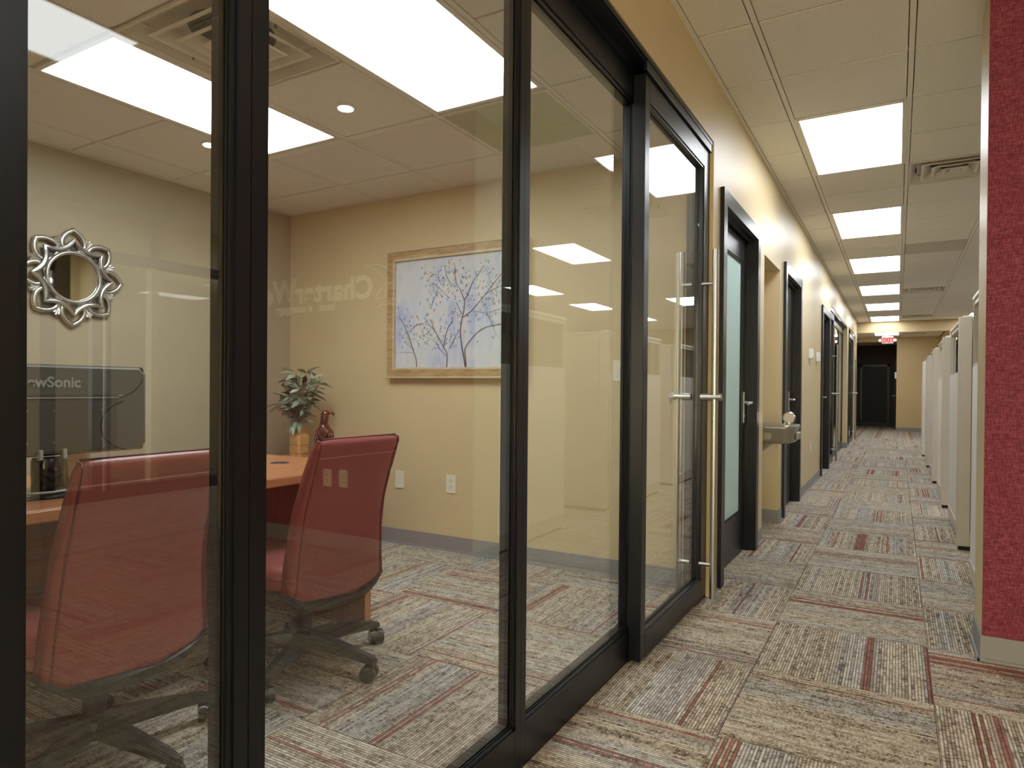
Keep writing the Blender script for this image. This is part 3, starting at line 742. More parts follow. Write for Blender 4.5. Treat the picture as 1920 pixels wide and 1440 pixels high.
# ================================================================== WALL PLATES
def plate_on_y(name, x, z, y, label, kind, w=.074, h=.118):
    t = thing(name, label, 'outlet' if kind == 'outlet' else ('switch' if kind == 'switch' else 'wall plate'), (x, y, z))
    box('plate', M['plate'], (x-w/2, x+w/2, y-.006, y, z-h/2, z+h/2), t, bev=.0025)
    if kind == 'outlet':
        for dz in (-.02, .02):
            m = MB(); m.cyl((x, y-.0085, z+dz), (x, y-.004, z+dz), .0165, 18); f = m.build('socket', M['plate'], t, smooth='auto')
            m = MB(); m.box(x-.009, x-.006, y-.0092, y-.008, z+dz-.001, z+dz+.009); m.box(x+.006, x+.009, y-.0092, y-.008, z+dz-.001, z+dz+.008); m.cyl((x, y-.0092, z+dz-.008), (x, y-.008, z+dz-.008), .003, 8); m.build('slots', M['slot'], f)
    if kind == 'switch':
        box('switch_surround', M['plate'], (x-.008, x+.008, y-.009, y-.005, z-.016, z+.016), t, bev=.001)
        box('toggle', M['whiteplastic'], (x-.004, x+.004, y-.020, y-.008, z+.000, z+.012), t, bev=.002)
    if kind == 'data':
        for dz in (-.016, .016): box('jack', M['slot'], (x-.009, x+.009, y-.0068, y-.0055, z+dz-.005, z+dz+.005), t)
    return t
plate_on_y('blank_plate', -3.001, .446, YR, 'blank ivory plate low on the yellow office wall, just right of the red chair', 'blank', .078, .122)
plate_on_y('power_outlet', -2.564, .448, YR, 'ivory duplex outlet low on the yellow office wall below the painting', 'outlet', .078, .122)
plate_on_y('light_switch', -1.385, 1.195, YR, 'ivory light switch on the yellow wall beside the sliding door', 'switch', .08, .122)
plate_on_y('data_plate', 1.486, .47, 3.290, 'ivory data plate low on the red wall, mirrored over the red chair', 'data')
plate_on_y('power_outlet', 1.338, .474, 3.290, 'ivory duplex outlet low on the red wall, mirrored over the red chair', 'outlet')
def on_hall(name, y, z, w, h, d, label, cat, m=M['whiteplastic']):
    t = thing(name, label, cat, (XL, y, z))
    box('housing', m, (XL, XL+d, y-w/2, y+w/2, z-h/2, z+h/2), t, bev=.006)
    box('face', m, (XL+d-.001, XL+d+.004, y-w/2+.012, y+w/2-.012, z-h/2+.02, z+h/2-.008), t, bev=.002)
    return t
on_hall('thermostat', 7.98, 1.498, .15, .11, .035, 'white thermostat on the hall wall, the nearer of two', 'thermostat')
on_hall('thermostat', 8.75, 1.496, .15, .11, .035, 'white thermostat on the hall wall, the farther of two', 'thermostat')
t = thing('power_outlet', 'ivory duplex outlet low on the hall wall below the thermostats', 'outlet', (XL, 8.162, .459))
box('plate', M['plate'], (XL, XL+.006, 8.122, 8.202, .40, .518), t, bev=.0025)
for dz in (-.02, .02): MB().cyl((XL+.004, 8.162, .459+dz), (XL+.0085, 8.162, .459+dz), .0165, 16).build('socket', M['plate'], t, smooth='auto')
t = thing('thermostat', 'small white control on the edge of the far yellow wall', 'thermostat', (-.03, 21.48, 1.55))
box('housing', M['whiteplastic'], (-.075, -.03, 21.43, 21.51, 1.46, 1.64), t, bev=.006)

# ================================================================== EXIT SIGN
t = thing('exit_sign', 'white exit sign with red letters hanging at the end of the hall', 'exit sign', (-.24, 20, 2.445))
box('housing', M['whiteplastic'], (-.375, -.105, 20, 20.05, 2.35, 2.54), t, bev=.02)
box('face', M['exit_face'], (-.350, -.130, 19.994, 20.0, 2.37, 2.52), t, bev=.002)
text_part('letters', 'EXIT', .165, M['exit_glow'], t, Matrix(((1, 0, 0, -.24), (0, 0, -1, 19.992), (0, 1, 0, 2.388), (0, 0, 0, 1))), .004, bold=.005, align='CENTER', spacing=.92)
MB().cyl((-.24, 20.025, 2.54), (-.24, 20.025, 2.612), .012).build('hanger', M['whiteplastic'], t)
for s in (-1, 1):
    m = MB(); m.cyl((-.24+s*.125, 20.02, 2.435), (-.24+s*.165, 20.02, 2.435), .012, 12); m.lathe([(.018, .03), (.034, 0), (.036, -.012), (.03, -.02)], (-.24+s*.175, 20.0, 2.435), 16, 'Y'); m.build('lamp_head', M['whiteplastic'], t, smooth='auto')

# ================================================================== DRINKING FOUNTAIN
fy, fx = 5.40, -.845
t = thing('drinking_fountain', 'grey steel drinking fountain projecting from the niche', 'drinking fountain', (-1.2, fy, .70))
def fplan(x0, x1, w, r, n=8):
    P = [(x0, fy-w), (x1-r, fy-w)]
    P += [(x1-r+r*math.sin(q), fy-w+r-r*math.cos(q)) for q in [PI/2*i/n for i in range(1, n+1)]]
    P += [(x1-r+r*math.cos(q), fy+w-r+r*math.sin(q)) for q in [PI/2*i/n for i in range(0, n+1)]]
    P += [(x0, fy+w)]; return P
rings = []
for z, xo, w in ((.695, -.70, .165), (.702, -.668, .178), (.72, -.655, .186), (.795, -.648, .19), (.806, -.642, .194), (.826, -.642, .194), (.832, -.648, .19)):
    rings.append([(x, y, z) for x, y in fplan(-1.46, xo, w, .085)])
for z, xo, w in ((.830, -.665, .172), (.805, -.70, .14), (.795, -.74, .10)):
    rings.append([(x, y, z) for x, y in fplan(-1.36, xo, w, .075)])
MB().loft(rings).build('basin_body', M['fountain'], t, smooth='auto')
MB().loft([[(x, y, z) for x, y in fplan(-1.35, -.69, .155, .07)] for z in (.806, .8085)]).build('basin_grate', M['fountaintop'], t)
def pill(u0, u1, v0, v1, n=6):
    r = (v1-v0)/2; c = (v0+v1)/2
    return [(u1-r+r*math.sin(q), c-r*math.cos(q)) for q in [PI*i/n for i in range(n+1)]]+[(u0+r-r*math.sin(q), c+r*math.cos(q)) for q in [PI*i/n for i in range(n+1)]]
MB().prism(pill(-1.25, -.80, .725, .775), 'Y', fy-.205, fy-.188).build('push_bar', M['fountain'], t)
MB().prism(pill(-1.25, -.80, .725, .775), 'Y', fy+.188, fy+.205).build('push_bar', M['fountain'], t)
m = MB(); m.box(-.652, -.632, fy-.10, fy+.10, .722, .778, bev=.008); m.build('push_bar', M['fountain'], t)
m = MB(); m.lathe([(.0, -.012), (.038, -.012), (.046, -.004), (.046, .004), (.038, .012), (0, .012)], (-.705, fy-.02, .885), 20, 'Y'); m.cyl((-.705, fy-.02, .83), (-.705, fy-.02, .852), .018); m.build('bubbler_guard', M['fountaintop'], t, smooth='auto')
MB().cyl((-.74, fy-.02, .80), (-.735, fy-.02, .85), .008, 12).build('spout', M['steel'], t)
box('back_plate', M['fountain'], (-1.46, -1.45, fy-.24, fy+.24, .45, .95), t, bev=.003)
MB().prism([(-1.46, .45), (-1.46, .70), (-.80, .70), (-.98, .56)], 'Y', fy-.13, fy+.13).build('apron', M['fountain'], t)

# ================================================================== CUBICLES
def glass_partition(x, y0, y1, zs, label, top=1.60):
    t = thing('cubicle_partition', label, 'partition', (x, y0, 0), 'low glazed partitions along the right of the hall')
    th = .05
    box('panel', M['panelwhite'], (x, x+th, y0+.012, y1-.012, .12, zs), t, bev=.004)
    box('base_cover', M['panelbeige'], (x-.004, x+th+.004, y0+.012, y1-.012, .02, .118), t, bev=.003)
    box('foot', M['kick'], (x+.008, x+th-.008, y0+.03, y1-.03, 0, .02), t)
    for a in (y0, y1-.012): box('post', M['panelbeige'], (x+.002, x+th-.002, a, a+.012, .02, top), t, bev=.002)
    box('top_cap', M['paneltrim'], (x-.003, x+th+.003, y0, y1, top, top+.022), t, bev=.005)
    box('sill_rail', M['paneltrim'], (x+.004, x+th-.004, y0+.012, y1-.012, zs, zs+.016), t, bev=.002)
    m = MB(); zz = top-.026
    m.box(x+.006, x+th-.006, y0+.012, y1-.012, zz, top); m.build('top_rail', M['paneltrim'], t)
    box('glass_pane', M['glassgrey'], (x+th/2-.003, x+th/2+.003, y0+.012, y1-.012, zs+.016, zz), t)
    return t
def cross_partition(x0, x1, y, label, top=1.605):
    t = thing('cross_partition', label, 'partition', (x0, y, 0), 'tall beige partitions standing across the cubicles')
    th = .065
    box('end_post', M['panelbeige'], (x0, x0+.075, y-.002, y+th+.002, .028, top), t, bev=.003)
    box('panel', M['panelbeige'], (x0+.080, x1-.05, y+.004, y+th-.004, .14, top-.03), t, bev=.003)
    box('base_cover', M['panelbeige'], (x0+.076, x1-.05, y, y+th, .028, .135), t, bev=.003)
    box('top_cap', M['panelbeige'], (x0+.076, x1, y, y+th, top-.028, top), t, bev=.003)
    box('end_post', M['panelbeige'], (x1-.049, x1, y, y+th, .028, top-.03), t, bev=.003)
    box('foot', M['kick'], (x0+.012, x1-.01, y+.006, y+th-.006, 0, .028), t)
    return t
names = ['the nearest, beside the red wall', 'second from the red wall', 'third from the red wall', 'fourth from the red wall', 'fifth from the red wall', 'sixth from the red wall']
ys = [5.51, 7.43, 9.38, 11.30, 13.22]
glass_partition(.375, 3.60, 4.70, 1.235, 'low white partition with a glass top, '+names[0], 1.62)
for k, y in enumerate(ys):
    cross_partition(.362, 2.4, y, 'tall beige end partition standing across the cubicles, '+['nearest', 'second', 'third', 'fourth', 'farthest'][k]+' of the row')
    glass_partition(.392, y+.075, y+1.40, 1.225, 'low white partition with a glass top, '+names[k+1], 1.60)

# ================================================================== OFFICE FURNITURE
# ---- desk
t = thing('office_desk', 'cherry wood desk between the red chairs and the mirror wall', 'desk', (-2.45, 1.3, 0))
dx0, dx1, dy0, dy1 = -2.86, -2.035, .22, 2.315
box('desk_top', M['desk'], (dx0, dx1, dy0, dy1, .703, .740), t, bev=.003)
m = MB(); m.box(dx1-.001, dx1+.002, dy0+.004, dy1-.004, .7065, .7365, bev=.001, seg=1); m.build('edge_band', M['deskedge'], t)
box('end_panel', M['deskshade'], (-2.76, -2.062, dy1-.062, dy1-.028, 0, .703), t, bev=.002)
m = MB(); m.box(-2.063, -2.058, dy1-.0625, dy1-.0275, .002, .701); m.build('panel_edge', M['deskedge'], t)
box('end_panel', M['deskshade'], (-2.76, -2.062, dy0+.028, dy0+.062, 0, .703), t, bev=.002)
box('modesty_panel', M['deskshade'], (-2.47, -2.44, dy0+.062, dy1-.062, .12, .703), t, bev=.002)
m = MB(); m.lathe([(.030, .7385), (.030, .7425), (.040, .7425), (.042, .7405), (.042, .7385)], (-2.42, 2.08, 0), 24); m.build('grommet', M['blackplastic'], t, smooth='auto')
MB().cyl((-2.42, 2.08, .7395), (-2.42, 2.08, .7415), .031, 20).build('grommet_hole', M['kick'], t)

# ---- credenza in the corner (carries the vase and the eagle)
t = thing('credenza', 'low cherry wood credenza in the corner under the plant', 'cabinet', (-3.6, 3.3, 0))
cz = .565
box('top', M['desk'], (-4.05, -3.13, 2.98, 3.60, cz-.03, cz), t, bev=.003)
box('carcass', M['deskshade'], (-4.03, -3.16, 3.01, 3.595, .06, cz-.03), t, bev=.002)
box('plinth', M['kick'], (-4.0, -3.19, 3.04, 3.58, 0, .06), t)
for a, b_ in ((-4.025, -3.60), (-3.592, -3.165)):
    d = box('door', M['deskshade'], (a, b_, 2.992, 3.010, .075, cz-.04), t, bev=.002)
    MB().cyl((b_-.05 if a < -3.9 else a+.05, 2.985, .34), (b_-.05 if a < -3.9 else a+.05, 2.985, .44), .005, 10).build('handle', M['steel'], d)

# ---- vase and foliage
VX, VY = -3.645, 3.305
t = thing('vase', 'honey coloured bottle shaped vase holding grey green foliage', 'vase', (VX, VY, cz))
sq8 = lambda r, z, k=.72: [(VX+sx*a*r, VY+sy*b_*r, z) for sx, sy, a, b_ in ((-1, -1, 1, k), (-1, -1, k, 1), (1, -1, k, 1), (1, -1, 1, k), (1, 1, 1, k), (1, 1, k, 1), (-1, 1, k, 1), (-1, 1, 1, k))]
MB().loft([sq8(r, cz+z) for r, z in ((.045, 0), (.052, .004), (.053, .17), (.050, .186), (.030, .205), (.026, .235), (.028, .268), (.031, .272), (.024, .272), (.022, .24))]).build('body', M['vase'], t, smooth='auto')
for z in (.055, .115): MB().loft([sq8(.0535, cz+z-.0012), sq8(.0542, cz+z), sq8(.0535, cz+z+.0012)]).build('groove', M['deskshade'], t)
t = thing('foliage_bunch', 'bunch of grey green eucalyptus leaves standing in the honey coloured vase', 'plant', (VX, VY, cz+.26))
rnd = random.Random(11)
def leaf_mesh():
    b = MB(); prof = [(0, .002), (.16, .30), (.36, .46), (.58, .44), (.80, .26), (1, .0)]
    L, R, Cn = [], [], []
    for s, w in prof:
        z = -.22*s*s
        Cn.append((s, 0, z)); L.append((s, w*.42, z+.05*w)); R.append((s, -w*.42, z+.05*w))
    bm = b.bm
    def mk(P): return [bm.verts.new(p) for p in P]
    c, l, r = mk(Cn), mk(L), mk(R)
    for i in range(len(prof)-1):
        bm.faces.new((c[i], c[i+1], l[i+1], l[i])); bm.faces.new((c[i+1], c[i], r[i], r[i+1]))
    bmesh.ops.solidify(bm, geom=bm.faces[:], thickness=.012)
    return b
stems = []
top = Vector((VX, VY, cz+.25))
view_r = Vector((.865, -.50, 0))
sp = [(-.17, .42, 0), (-.10, .50, .05), (-.03, .55, -.04), (.05, .56, .04), (.13, .50, -.03), (.19, .44, .04), (-.14, .24, -.08), (.12, .26, -.08), (.02, .38, -.1), (-.05, .32, .08), (.10, .38, .08), (-.2, .33, .02), (.03, .46, 0)]
b = MB(); leaf_pos = []
for k, (u, h, dp) in enumerate(sp):
    side = Vector((.80, .60, 0)); dep = Vector((.6, -.8, 0))
    tip = Vector((VX, VY, cz+.25))+side*u*.66+dep*(-dp)+Vector((0, 0, h*.66))
    mid = top+(tip-top)*.5+Vector((0, 0, .045)); low = Vector((VX, VY, cz+.05))
    pts = [low, top, mid, tip]
    pp = [top*(1-s)**2+mid*2*s*(1-s)+tip*s*s for s in [q/6 for q in range(7)]]
    b.tube([low]+pp, .0028, 5); leaf_pos.append(pp)
b.build('stems', M['stem'], t)
lm = {}
for nm in ('leaf', 'leafdark'):
    o = leaf_mesh().build('leaf', M[nm], None, smooth=True); lm[nm] = o.data; bpy.data.objects.remove(o)
def put_leaf(p, d, size, roll, dark=False):
    o = bpy.data.objects.new('leaf', lm['leafdark' if dark else 'leaf']); COL.objects.link(o); o.parent = t
    d = d.normalized(); up = Vector((0, 0, 1)); y = up.cross(d)
    y = y.normalized() if y.length > .05 else Vector((0, 1, 0)); z = d.cross(y)
    R = Matrix((d, y, z)).transposed() @ Matrix.Rotation(roll, 3, 'X')
    o.matrix_local = Matrix.Translation(p-t.location) @ R.to_4x4() @ Matrix.Diagonal((size, size*.78, size, 1))
for k, pp in enumerate(leaf_pos):
    for j in range(1, 7):
        for s in range(3 if j < 6 else 4):
            a = rnd.uniform(0, 2*PI); out = Vector((math.cos(a), math.sin(a), rnd.uniform(-.9, .35)))
            st = (pp[j]-pp[j-1]).normalized()
            put_leaf(pp[j]+Vector((0, 0, rnd.uniform(-.01, .01))), st*.45+out, rnd.uniform(.085, .125), rnd.uniform(-.8, .8), rnd.random() < .10)
for a, s in ((4.3, .13), (5.0, .15), (3.6, .13), (5.6, .14), (4.7, .13)):
    put_leaf(Vector((VX, VY, cz+.30)), Vector((math.cos(a), math.sin(a), -.75)), s, rnd.uniform(-.5, .5))

# ---- eagle statuette
EX, EY = -3.41, 3.31
t = thing('eagle_statuette', 'copper bronze eagle statuette standing behind the right hand red chair', 'statuette', (EX, EY, cz))
side, fwd = Vector((.80, .60, 0)), Vector((.55, -.835, 0))
E0 = Vector((EX, EY, cz))
def ell(c, rx_, ry_, n=20): return [tuple(c+side*rx_*math.cos(2*PI*i/n)+fwd*ry_*math.sin(2*PI*i/n)) for i in range(n)]
def ev(u, z, f=0): return E0+side*u+fwd*f+Vector((0, 0, z))
MB().loft([ell(ev(0, 0), .058, .058), ell(ev(0, .012), .06, .06), ell(ev(0, .018), .045, .045)]).build('base', M['bronze'], t, smooth='auto')
MB().loft([ell(ev(u, z), a, c) for u, z, a, c in ((-.005, .016, .034, .036), (-.005, .04, .030, .034), (-.005, .09, .042, .042), (-.006, .14, .055, .048), (-.005, .19, .058, .048), (0, .225, .054, .045), (0, .248, .036, .036), (-.002, .272, .027, .030))]).build('body', M['bronze'], t, smooth=True)
MB().loft([ell(ev(u, z), a, c, 16) for u, z, a, c in ((-.002, .262, .027, .030), (0, .29, .026, .027), (.002, .318, .027, .025), (.006, .340, .027, .023), (.010, .354, .022, .019), (.012, .362, .008, .008))]).build('head', M['bronze'], t, smooth=True)
MB().tube([ev(.020, .343), ev(.040, .349), ev(.056, .344), ev(.064, .332), ev(.064, .322)], .0115, 10, rr=[1.1, 1.0, .75, .45, .1]).build('beak', M['bronze'], t, smooth=True)
m = MB(); m.tube([ev(.008, .352, .016), ev(.024, .350, .019), ev(.034, .347, .014)], .004, 6); m.build('brow', M['bronze'], t, smooth=True)
for k, (u0, z0, u1, z1) in enumerate(((-.036, .236, -.004, .16), (-.046, .220, -.010, .12), (-.053, .195, -.018, .085), (.036, .236, .004, .16), (.046, .220, .010, .12), (-.012, .255, .0, .18), (.012, .255, .0, .18))):
    pts = [ev(u0+(u1-u0)*s, z0+(z1-z0)*s-.012*math.sin(PI*s), .030+.020*math.sin(PI*(.25+.6*s))) for s in (0, .25, .5, .75, 1)]
    MB().tube(pts, .0062, 7, rr=[.6, 1, 1, .8, .3]).build('feather', M['bronze'], t, smooth=True)
for s in (-1, 1):
    m = MB(); m.loft([ell(ev(s*u, z, -.008), a, c, 14) for u, z, a, c in ((.047, .225, .010, .022), (.054, .17, .013, .030), (.050, .10, .011, .026), (.036, .045, .005, .012))]); m.build('wing', M['bronze'], t, smooth=True)

# ---- chairs
def make_chair(label):
    t = thing('office_chair', label, 'chair', (0, 0, 0), 'red leather office chairs at the desk')
    hw = .222
    prof = [(.285, .195, .086), (.36, .202, .098), (.45, .205, .100), (.55, .212, .094), (.65, .228, .088), (.73, .252, .082), (.80, .275, .076), (.86, .296, .066), (.89, .306, .058)]
    def lerp(z):
        for (z0, a0, b0), (z1, a1, b1) in zip(prof, prof[1:]):
            if z <= z1: s = (z-z0)/(z1-z0); return a0+(a1-a0)*s, b0+(b1-b0)*s
        return prof[-1][1:]
    zt = .905
    def zbot(u): return .292+.052*abs(u)**3.5
    def width(s): return hw-.012*math.sin(PI*s*.9)-.014*s
    def shell(zb_off, zt_, wd, grow, cap_round, rows):
        rings = []; N = 19
        for r in range(rows+1):
            s = r/rows; ring = []
            if cap_round: s = .93*r/22 if r < 22 else .93+.07*math.sin(PI/2*(r-22)/(rows-22))
            shr = 0
            if cap_round:
                e = min(1, max(0, (s-.93)/.07)); shr = .028*(1-math.sqrt(max(0, 1-e*e)))
            wv = width(s)*wd
            us = [-1+2*i/N for i in range(N+1)]
            def P(u, front):
                zb = zbot(u)+zb_off; z = zb+(zt_-zb)*s
                x, th = lerp(min(max(z, .285), .89)); th = th*grow
                edge = 1-abs(u)**8
                xr = x-.010*abs(u)**6-shr*.9; xf = x-th+.016*(1-edge)-.010*edge+shr*.9
                yy = u*(wv-shr*.3)
                return (xf if front else xr, yy, z)
            for u in us: ring.append(P(u, False))
            for u in us[::-1]: ring.append(P(u, True))
            rings.append(ring)
        return MB().loft(rings)
    shell(0, zt, 1, 1, True, 34).build('backrest', M['leather'], t, smooth=True)
    # piping on the rear edges and across the top roll
    def rear(u, z):
        x, th = lerp(min(max(z, .285), .89)); s = (z-zbot(u))/(zt-zbot(u)); return Vector((x-.010*abs(u)**6+.0005, u*width(s), z))
    for u in (-.985, .985):
        pts = [rear(u, z)+Vector((.0005, 0, 0)) for z in [zbot(u)+.004+(.875-zbot(u))*i/16 for i in range(17)]]
        x, th = lerp(.885)
        pts += [Vector((x-.012, u*width(1), .895)), Vector((x-.03, u*width(1), .899))]
        MB().tube(pts, .0032, 6).build('piping', M['leatherseam'], t, smooth=True)
    pts = [rear(u, .838)+Vector((.0006, 0, 0)) for u in [-.98+1.96*i/12 for i in range(13)]]
    MB().tube(pts, .0022, 6).build('top_seam', M['thread'], t, smooth=True)
    # black lower shell
    rings = []
    for dz, g in ((-.030, .80), (-.022, .96), (-.002, 1.012), (.006, 1.012)):
        ring = []; us = [-1+2*i/14 for i in range(15)]
        for u in us:
            x, th = lerp(.32); ring.append((x+.007-(1-g)*.10-.010*abs(u)**6, u*width(.02)*g, zbot(u)+dz))
        for u in us[::-1]:
            x, th = lerp(.32); ring.append((x-th*.9+(1-g)*.08, u*width(.02)*g, zbot(u)+dz))
        rings.append(ring)
    MB().loft(rings).build('back_shell', M['blackplastic'], t, smooth='auto')
    # seat cushion with its band
    def seat_ring(z, g):
        P = []; n = 40; a, b_ = .245*g, .238*g
        for i in range(n):
            q = 2*PI*i/n; c, s = math.cos(q), math.sin(q); e = .42
            P.append((-.075+a*math.copysign(abs(c)**e, c), b_*math.copysign(abs(s)**e, s), z))
        return P
    MB().loft([seat_ring(z, g) for z, g in ((.352, .90), (.358, .965), (.375, .99), (.396, 1.0), (.415, .99), (.432, .955), (.442, .88), (.446, .5))]).build('seat', M['leather'], t, smooth='auto')
    MB().tube(seat_ring(.397, 1.004), .0026, 6, closed=True).build('seat_piping', M['leatherseam'], t, smooth=True)
    MB().loft([seat_ring(z, g) for z, g in ((.333, .62), (.338, .86), (.356, .92))]).build('seat_pan', M['blackplastic'], t, smooth='auto')
    m = MB(); m.box(-.16, .17, -.035, .035, .282, .336, bev=.008); m.box(.12, .178, -.06, .06, .288, .32, bev=.006); m.build('tilt_mechanism', M['blackplastic'], t)
    m = MB(); m.tube([(-.05, -.03, .315), (-.06, -.16, .312), (-.07, -.24, .308)], .006, 8); m.box(-.085, -.055, -.275, -.235, .300, .315, bev=.005); m.build('tilt_lever', M['blackplastic'], t, smooth='auto')
    m = MB(); m.cyl((0, 0, .09), (0, 0, .20), .031, 20); m.cyl((0, 0, .20), (0, 0, .29), .020, 20); m.build('gas_column', M['blackplastic'], t, smooth='auto')
    m = MB(); m.lathe([(.02, .075), (.052, .078), (.056, .10), (.050, .128), (.034, .140), (.02, .142)], (0, 0, 0), 24); m.build('base_hub', M['blackplastic'], t, smooth='auto')
    for k in range(5):
        q = math.radians(5+72*k); d = Vector((math.cos(q), math.sin(q), 0)); nrm = Vector((-d.y, d.x, 0))
        rings = []
        for s, w, z0, z1 in ((.035, .030, .080, .134), (.12, .027, .076, .126), (.22, .023, .072, .110), (.30, .020, .067, .096), (.338, .015, .064, .084)):
            c = d*s; rings.append([tuple(c+nrm*w*.9+Vector((0, 0, z0))), tuple(c+nrm*w+Vector((0, 0, (z0+z1)/2))), tuple(c+nrm*w*.6+Vector((0, 0, z1))), tuple(c-nrm*w*.6+Vector((0, 0, z1))), tuple(c-nrm*w+Vector((0, 0, (z0+z1)/2))), tuple(c-nrm*w*.9+Vector((0, 0, z0)))])
        MB().loft(rings).build('leg', M['blackplastic'], t, smooth='auto')
        c = d*.325; a = q+1.9+k*.9; ax = Vector((math.cos(a), math.sin(a), 0))
        cc = c+Vector((-ax.y, ax.x, 0))*.012
        m = MB(); m.cyl(c+Vector((0, 0, .04)), c+Vector((0, 0, .072)), .008, 10)
        m.cyl(cc-ax*.006+Vector((0, 0, .030)), cc+ax*.006+Vector((0, 0, .030)), .022, 16)
        cst = m.build('caster', M['caster'], t, smooth='auto')
        for sgn in (-1, 1):
            p = cc+ax*sgn*.017+Vector((0, 0, .030)); m = MB()
            h0, h1 = p-ax*.011, p+ax*.011
            m.cyl(h0, h1, .028, 22); m.cyl(p-ax*.008, p+ax*.008, .030, 22); m.build('wheel', M['caster'], cst, smooth='auto')
    return t
ch = make_chair('red leather office chair nearest the camera, seen through the narrow glass panel')
ch2 = copy_tree(ch); ch2['label'] = 'red leather office chair seen whole through the wide glass panel, in front of the plant'
ch.location = (-2.0, 1.057, 0); ch.rotation_euler.z = math.radians(2)
ch2.location = (-1.995, 1.845, 0); ch2.rotation_euler.z = math.radians(-1)

# ---- monitor
MX, MY = -2.315, 1.075
t = thing('monitor', 'charcoal computer monitor seen from behind on the desk', 'monitor', (MX, MY, .74))
hw_, z0, z1 = .317, .862, 1.150
b = MB()
def mring(x, w, a, c, r=.006): return [(x, y, z) for y, z in ((MY-w+r, a), (MY+w-r, a), (MY+w, a+r), (MY+w, c-r), (MY+w-r, c), (MY-w+r, c), (MY-w, c-r), (MY-w, a+r))]
b.loft([mring(x, w, a, c) for x, w, a, c in ((MX-.030, hw_, z0-.002, z1), (MX-.012, hw_, z0-.002, z1), (MX-.002, hw_-.006, z0+.004, z1-.004))]); b.build('bezel', M['monitordark'], t, smooth='auto')
b = MB(); b.loft([mring(x, w, a, c, .02) for x, w, a, c in ((MX-.004, hw_-.004, z0+.003, z1-.003), (MX+.018, hw_-.010, z0+.004, z1-.006), (MX+.030, hw_-.022, z0+.008, z1-.010))]); b.build('back_cover', M['monitor'], t, smooth='auto')
box('screen', M['monitordark'], (MX-.032, MX-.0295, MY-hw_+.018, MY+hw_-.018, z0+.02, z1-.018), t)
box('perforated_panel', M['mesh'], (MX+.028, MX+.033, MY-.20, MY+.20, z0+.012, 1.045), t, bev=.002)
box('vent_slot', M['slot'], (MX+.029, MX+.0325, MY-.205, MY+.205, 1.047, 1.054), t)
box('vent_lip', M['lettergrey'], (MX+.029, MX+.0355, MY-.205, MY+.205, 1.043, 1.0465), t)
b = MB()
for i in range(60): b.box(MX+.0325, MX+.0335, MY-.2+i*.0068, MY-.2+i*.0068+.003, 1.0475, 1.0535)
tag(b.build('vent_fins', M['monitor'], t), kind='stuff')
def arc(cy_, cz_, ry, rz, a0, a1, n=18): return [(MX+.0325, cy_+ry*math.cos(a0+(a1-a0)*i/n), cz_+rz*math.sin(a0+(a1-a0)*i/n)) for i in range(n+1)]
for s in (1, -1):
    MB().tube([(x, MY+s*(y-MY), z) for x, y, z in arc(MY+.265, .951, .118, .088, PI*.62, PI*1.42)], .0016, 6).build('arc_seam', M['monitordark'], t)
    MB().tube([(MX+.0315-(.012 if i > 6 else 0), MY+s*(.205+.09*math.sin(q)), 1.050+.088*(1-math.cos(q))) for i, q in enumerate([PI/2*j/8 for j in range(9)])], .0016, 6).build('arc_seam', M['monitordark'], t)
for y in (.11, -.035, -.11):
    for z in (1.005, .905): MB().cyl((MX+.031, MY+y+.04, z), (MX+.0345, MY+y+.04, z), .0032, 8).build('screw', M['steel'], t)
text_part('lettering', 'ViewSonic', .0455, M['lettergrey'], t, Matrix(((0, 0, 1, MX+.0305), (1, 0, 0, 1.160), (0, 1, 0, 1.079), (0, 0, 0, 1))), .002, bold=.0012, align='RIGHT', spacing=1.0)
b = MB(); b.loft([[(MX+.012+.042*math.cos(q)*k, MY+.046*math.sin(q)*k2, z) for q in [2*PI*i/20 for i in range(20)]] for k, k2, z in ((1, 1, .748), (1.0, 1.0, .80), (1.02, 1.02, .802), (1.02, 1.02, .845), (.9, .95, .858))]); b.build('stand_neck', M['monitordark'], t, smooth='auto')
MB().cyl((MX+.05, MY, .824), (MX+.0565, MY, .824), .006, 12).build('stand_screw', M['slot'], t)
b = MB(); b.loft([[(MX+.0+.115*math.cos(q)*k, MY+.15*math.sin(q)*k, z) for q in [2*PI*i/36 for i in range(36)]] for k, z in ((1, .7405), (1.0, .746), (.97, .752), (.3, .758))]); b.build('stand_base', M['monitordark'], t, smooth='auto')
b = MB()
for y in (-.033, .035): b.box(MX+.020, MX+.042, MY+y-.006, MY+y+.006, .852, .884, bev=.002)
b.build('plug', M['lettergrey'], t)
t = thing('monitor_cable', 'pale grey monitor cable curling round the stand on the desk', 'cable', (MX+.07, MY, .76))
pts = [(-2.255, .92, .768), (-2.215, .985, .762), (-2.20, 1.04, .7615), (-2.205, 1.09, .764), (-2.225, 1.135, .775), (-2.25, 1.175, .793), (-2.265, 1.21, .815), (-2.275, 1.24, .85)]
MB().tube(pts, .0036, 8).build('lead', M['cable'], t, smooth=True)
MB().cyl((-2.221, 1.127, .773), (-2.243, 1.163, .787), .008, 14).build('ferrite', M['ferrite'], t, smooth='auto')
t = thing('note_card', 'cream card standing on the desk behind the monitor stand', 'card', (-2.42, 1.2, .74))
b = MB(); b.loft([[(-2.40, 1.185, .7405), (-2.40, 1.262, .7405), (-2.397, 1.262, .7405), (-2.397, 1.185, .7405)], [(-2.425, 1.185, .855), (-2.425, 1.262, .855), (-2.422, 1.262, .855), (-2.422, 1.185, .855)]]); b.build('front_leaf', M['cream'], t)
